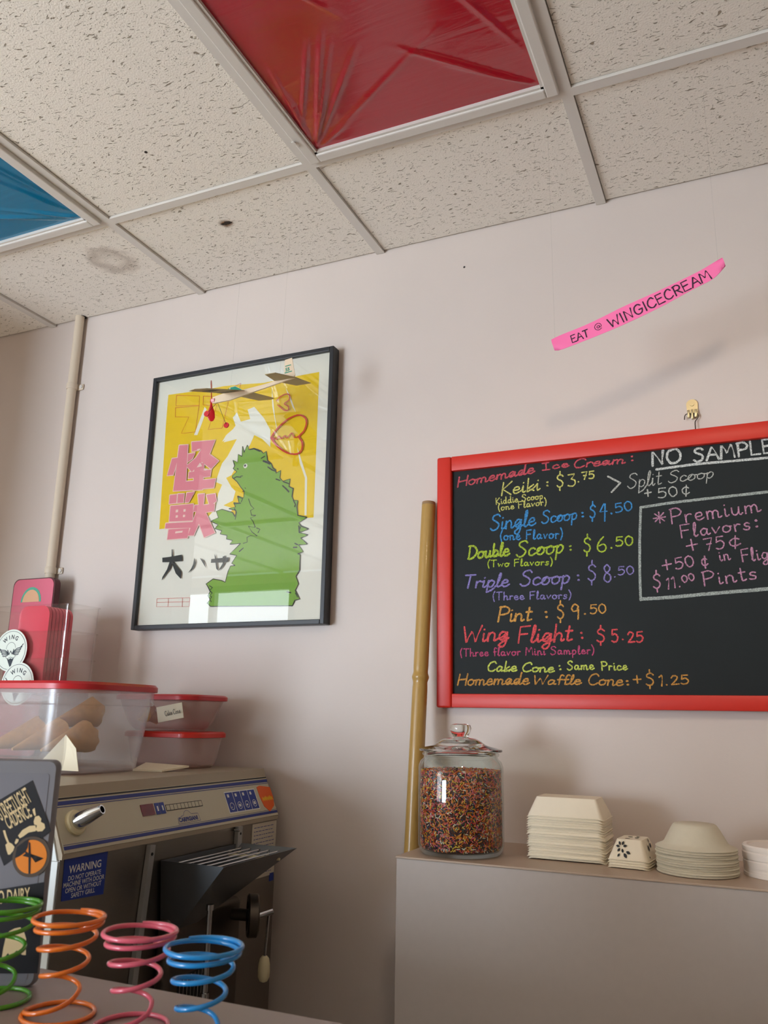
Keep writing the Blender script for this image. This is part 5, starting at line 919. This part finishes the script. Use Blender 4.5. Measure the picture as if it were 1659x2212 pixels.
def spring(name, col, label, x, y, a0, rtop, hh, seed):
    t = thing(name, label, 'cone holder', (x, y, ZC), 0, 'coloured wire cone holders')
    P = []; N_ = 420; turns = 6.0
    for i in range(N_ + 1):
        tt = i / N_ * turns
        if tt < 1.15: z = 0; r = rtop
        elif tt < 1.75: q = (tt - 1.15) / .6; z = hh * .22 * q ** 1.3; r = rtop * (1 - .50 * q * q * (3 - 2 * q))
        elif tt < 4.75: q = (tt - 1.75) / 3.0; z = hh * (.22 + .72 * (1 - (1 - q) ** 1.45)); r = rtop * (.50 + .46 * q ** .9)
        else: q = (tt - 4.75) / 1.25; z = hh * (.94 + .06 * min(1, q / .30)); r = rtop * (.96 + .04 * min(1, q * 3))
        a = a0 + tt * 2 * PI
        P.append((x + .002 * z / hh + r * math.cos(a), y + r * math.sin(a), ZC + .0022 + z))
    bm = bmesh.new(); tube(bm, P, .0021, 10); obj('wire_coil', bm, M[col], t, smooth=True, angle=80)
for col, label, x, y, a0, rt, hh in (('w_green', 'green wire spiral cone holder at the left edge of the counter', .187, -1.244, 2.4, .0315, .082), ('w_orange', 'orange wire spiral cone holder on the counter', .270, -1.247, 2.0, .0315, .080),
        ('w_pink', 'pink wire spiral cone holder on the counter', .350, -1.243, 2.2, .0318, .076), ('w_blue', 'blue wire spiral cone holder, rightmost on the counter', .423, -1.248, 2.6, .0322, .073)):
    spring('cone_holder', col, label, x, y, a0, rt, hh, 0)
# ---------------------------------------------------------------- paper banner hanging in front of the wall
YB_ = -.30
t = thing('paper_banner', 'bright pink paper strip with black hand lettering, hanging in front of the wall', 'banner', (.72, YB_, 2.24))
n = 40
def resample(P, n):
    Q = smooth_pts([(p[0], p[1], 0) for p in P], 8); L = [0]
    for a, b in zip(Q, Q[1:]): L.append(L[-1] + (b - a).length)
    out = []
    for k in range(n + 1):
        s = L[-1] * k / n; i = max(j for j in range(len(L)) if L[j] <= s + 1e-9); i = min(i, len(Q) - 2)
        f = (s - L[i]) / max(L[i + 1] - L[i], 1e-9); out.append(Q[i].lerp(Q[i + 1], f))
    return out
A_, B_ = resample(RIBBON_TOP, n), resample(RIBBON_BOTTOM, n)
bm = bmesh.new(); V = []
def cup(k): e = max(0, abs(k / n - .5) - .40) / .10; return .012 * e * e
for k in range(n + 1): 
    c = cup(k); row = []
    for j in range(5):
        f = j / 4; p = A_[k].lerp(B_[k], f); row.append((p.x, YB_ - c * math.sin(PI * f) * .6 + c * .3, p.y))
    V.append(row)
rings = [[(x, y, z) for x, y, z in r] + [(x, y + .0006, z) for x, y, z in reversed(r)] for r in V]
loft(bm, rings); rb = obj('paper_strip', bm, M['ribbon'], t, smooth=True, angle=60)
bm = bmesh.new()
for tx, a, b, c, d, cap, w in RIBBON_TEXT: handwrite(bm, tx, 'p', a, b, c, d, cap, w, YB_ - .0006, .22)
obj('lettering', bm, M['marker'], rb, recalc=False, label='black marker capitals')
for p in (A_[1], A_[-2]):
    bm = bmesh.new(); tube(bm, [(p.x, YB_, p.y - .001), (p.x, YB_, H)], .00011, 5); obj('thread', bm, M['thread'], t)

# ---------------------------------------------------------------- balsa toy plane
YP_ = -.25
pl = thing('toy_plane', 'balsa toy plane with a red propeller hanging in front of the poster', 'toy plane', (-.25, YP_, 2.25))
NO, TA = Vector((-.352, YP_, 2.255)), Vector((-.112, YP_, 2.283))
def pl3(pts): return [Vector(p) for p in pts]
bm = bmesh.new(); fz = [(-.352, 2.263), (-.352, 2.246), (-.300, 2.2475), (-.112, 2.2795), (-.112, 2.286), (-.20, 2.275), (-.262, 2.270), (-.285, 2.284), (-.300, 2.283), (-.318, 2.269)]
prism(bm, fz, YP_ - .0022, YP_ + .0022); obj('fuselage', bm, M['balsa'], pl)
bm = bmesh.new(); prism(bm, [(-.2635, 2.2705), (-.285, 2.2825), (-.299, 2.2815), (-.300, 2.2705)], YP_ - .0027, YP_ + .0027); prism(bm, [(-.3035, 2.2705), (-.3025, 2.281), (-.316, 2.2690)], YP_ - .0027, YP_ + .0027); obj('canopy', bm, M['deco_green'], pl, label='green printed canopy')
def slab(pts, th, m, name, par, lab=None):
    V = [Vector(p) for p in pts]; bm = loft(bmesh.new(), [V, [p + Vector((0, 0, th)) for p in V]]); return obj(name, bm, M[m], par, label=lab)
zc = 2.268
wn = slab([(-.318, YP_, zc + .001), (-.255, YP_, zc - .001), (-.262, YP_ - .150, zc - .052), (-.285, YP_ - .165, zc - .056), (-.312, YP_ - .150, zc - .051)], .0015, 'balsa_wing', 'wing', pl, 'near wing half')
wf = slab([(-.255, YP_, zc - .001), (-.318, YP_, zc + .001), (-.312, YP_ + .150, zc + .036), (-.285, YP_ + .165, zc + .040), (-.262, YP_ + .150, zc + .035)], .0015, 'balsa_wing', 'wing', pl, 'far wing half')
def wing_deco(s, w):
    bm = bmesh.new(); k = (-.345 if s < 0 else .238)
    for y0_, y1_ in ((.022, .028), (.034, .040), (.085, .120)):
        a, b = (-.300, -.272) if y1_ > .1 else (-.314, -.258)
        if y1_ > .1:
            for q in range(4): bm.faces.new([bm.verts.new((x, YP_ + s * (y0_ + q * .009 + yy), zc - .0006 + (y0_ + q * .009 + yy) * (s * .29 if s > 0 else -.345) + (0 if s > 0 else 0))) for x, yy in ((a, 0), (b, 0), (b, .006), (a, .006))])
        else: bm.faces.new([bm.verts.new((x, YP_ + s * yy, zc - .0012 + yy * (.245 if s > 0 else -.345))) for x, yy in ((a, y0_), (b, y0_), (b, y1_), (a, y1_))])
    obj('wing_print', bm, M['ink'], w, recalc=False)
wing_deco(-1, wn); wing_deco(1, wf)
slab([(-.150, YP_ - .075, 2.264), (-.122, YP_ - .075, 2.264), (-.108, YP_, 2.2795), (-.108, YP_ + .075, 2.294), (-.150, YP_ + .075, 2.294), (-.168, YP_, 2.2795)], .0015, 'balsa_wing', 'stabiliser', pl)
bm = bmesh.new(); prism(bm, [(-.143, 2.282), (-.110, 2.286), (-.122, 2.335), (-.142, 2.332)], YP_ - .0008, YP_ + .0008); fn = obj('tail_fin', bm, M['balsa'], pl, label='tail fin with green number')
bm = text_bm('55', .0125, frame_m((-.1385, YP_ - .0012, 2.3005), (1, 0, .10), (-.10, 0, 1)), None, .0005); prism(bm, [(-.1405, 2.2955), (-.120, 2.2975), (-.120, 2.3000), (-.1405, 2.2980)], YP_ - .0012, YP_ - .0009); prism(bm, [(-.140, 2.3135), (-.1235, 2.3150), (-.1235, 2.3172), (-.140, 2.3157)], YP_ - .0012, YP_ - .0009); obj('fin_print', bm, M['deco_green'], fn)
bm = bmesh.new(); tube(bm, [(-.355, YP_, 2.254), (-.346, YP_, 2.2545)], .0058, 16); pb = obj('nose_bearing', bm, M['pale_pink'], pl, smooth=True, label='pale pink nose piece')
pr_ = obj('propeller', loft(bmesh.new(), [circ(-.358, YP_, .003, 2.250, 10), circ(-.358, YP_, .003, 2.258, 10)]), M['prop_red'], pl, smooth=True, label='red propeller')
for s in (1, -1):
    R = []
    for q, w, th in ((0, .002, .0015), (.2, .0035, .0012), (.5, .0085, .0010), (.8, .0095, .0009), (.95, .006, .0008), (1, .002, .0006)):
        tw = (-.50 if s > 0 else .98) + .1 * q; c_ = Vector((-.3575, YP_ - s * .006 * q, 2.2545 + s * (.004 + .050 * q))); e1 = Vector((math.sin(tw), math.cos(tw), 0)); e2 = Vector((math.cos(tw), -math.sin(tw), 0))
        R.append([c_ + e1 * w * math.cos(k * PI / 6) + e2 * th * math.sin(k * PI / 6) for k in range(12)])
    obj('blade', loft(bmesh.new(), R), M['prop_red'], pr_, smooth=True)
for y_, x_, z_, lab in ((YP_ - .032, -.345, 2.206, 'near'), (YP_ + .034, -.330, 2.196, 'far')):
    bm = bmesh.new(); tube(bm, [(-.338, YP_, 2.248), (x_, y_, z_)], .0006, 6); lg = obj('landing_leg', bm, M['steel_dark'], pl)
    bm = bmesh.new(); tube(bm, [(x_, y_ - .0015, z_), (x_, y_ + .0015, z_)], 0.0075, 18); obj('wheel', bm, M['prop_red'], lg, smooth=True, label='red wheel')
for p in ((-.300, YP_, 2.284), (-.155, YP_, 2.280)):
    bm = bmesh.new(); tube(bm, [p, (p[0] + .01, YP_, H)], .00012, 5); obj('thread', bm, M['thread'], pl)
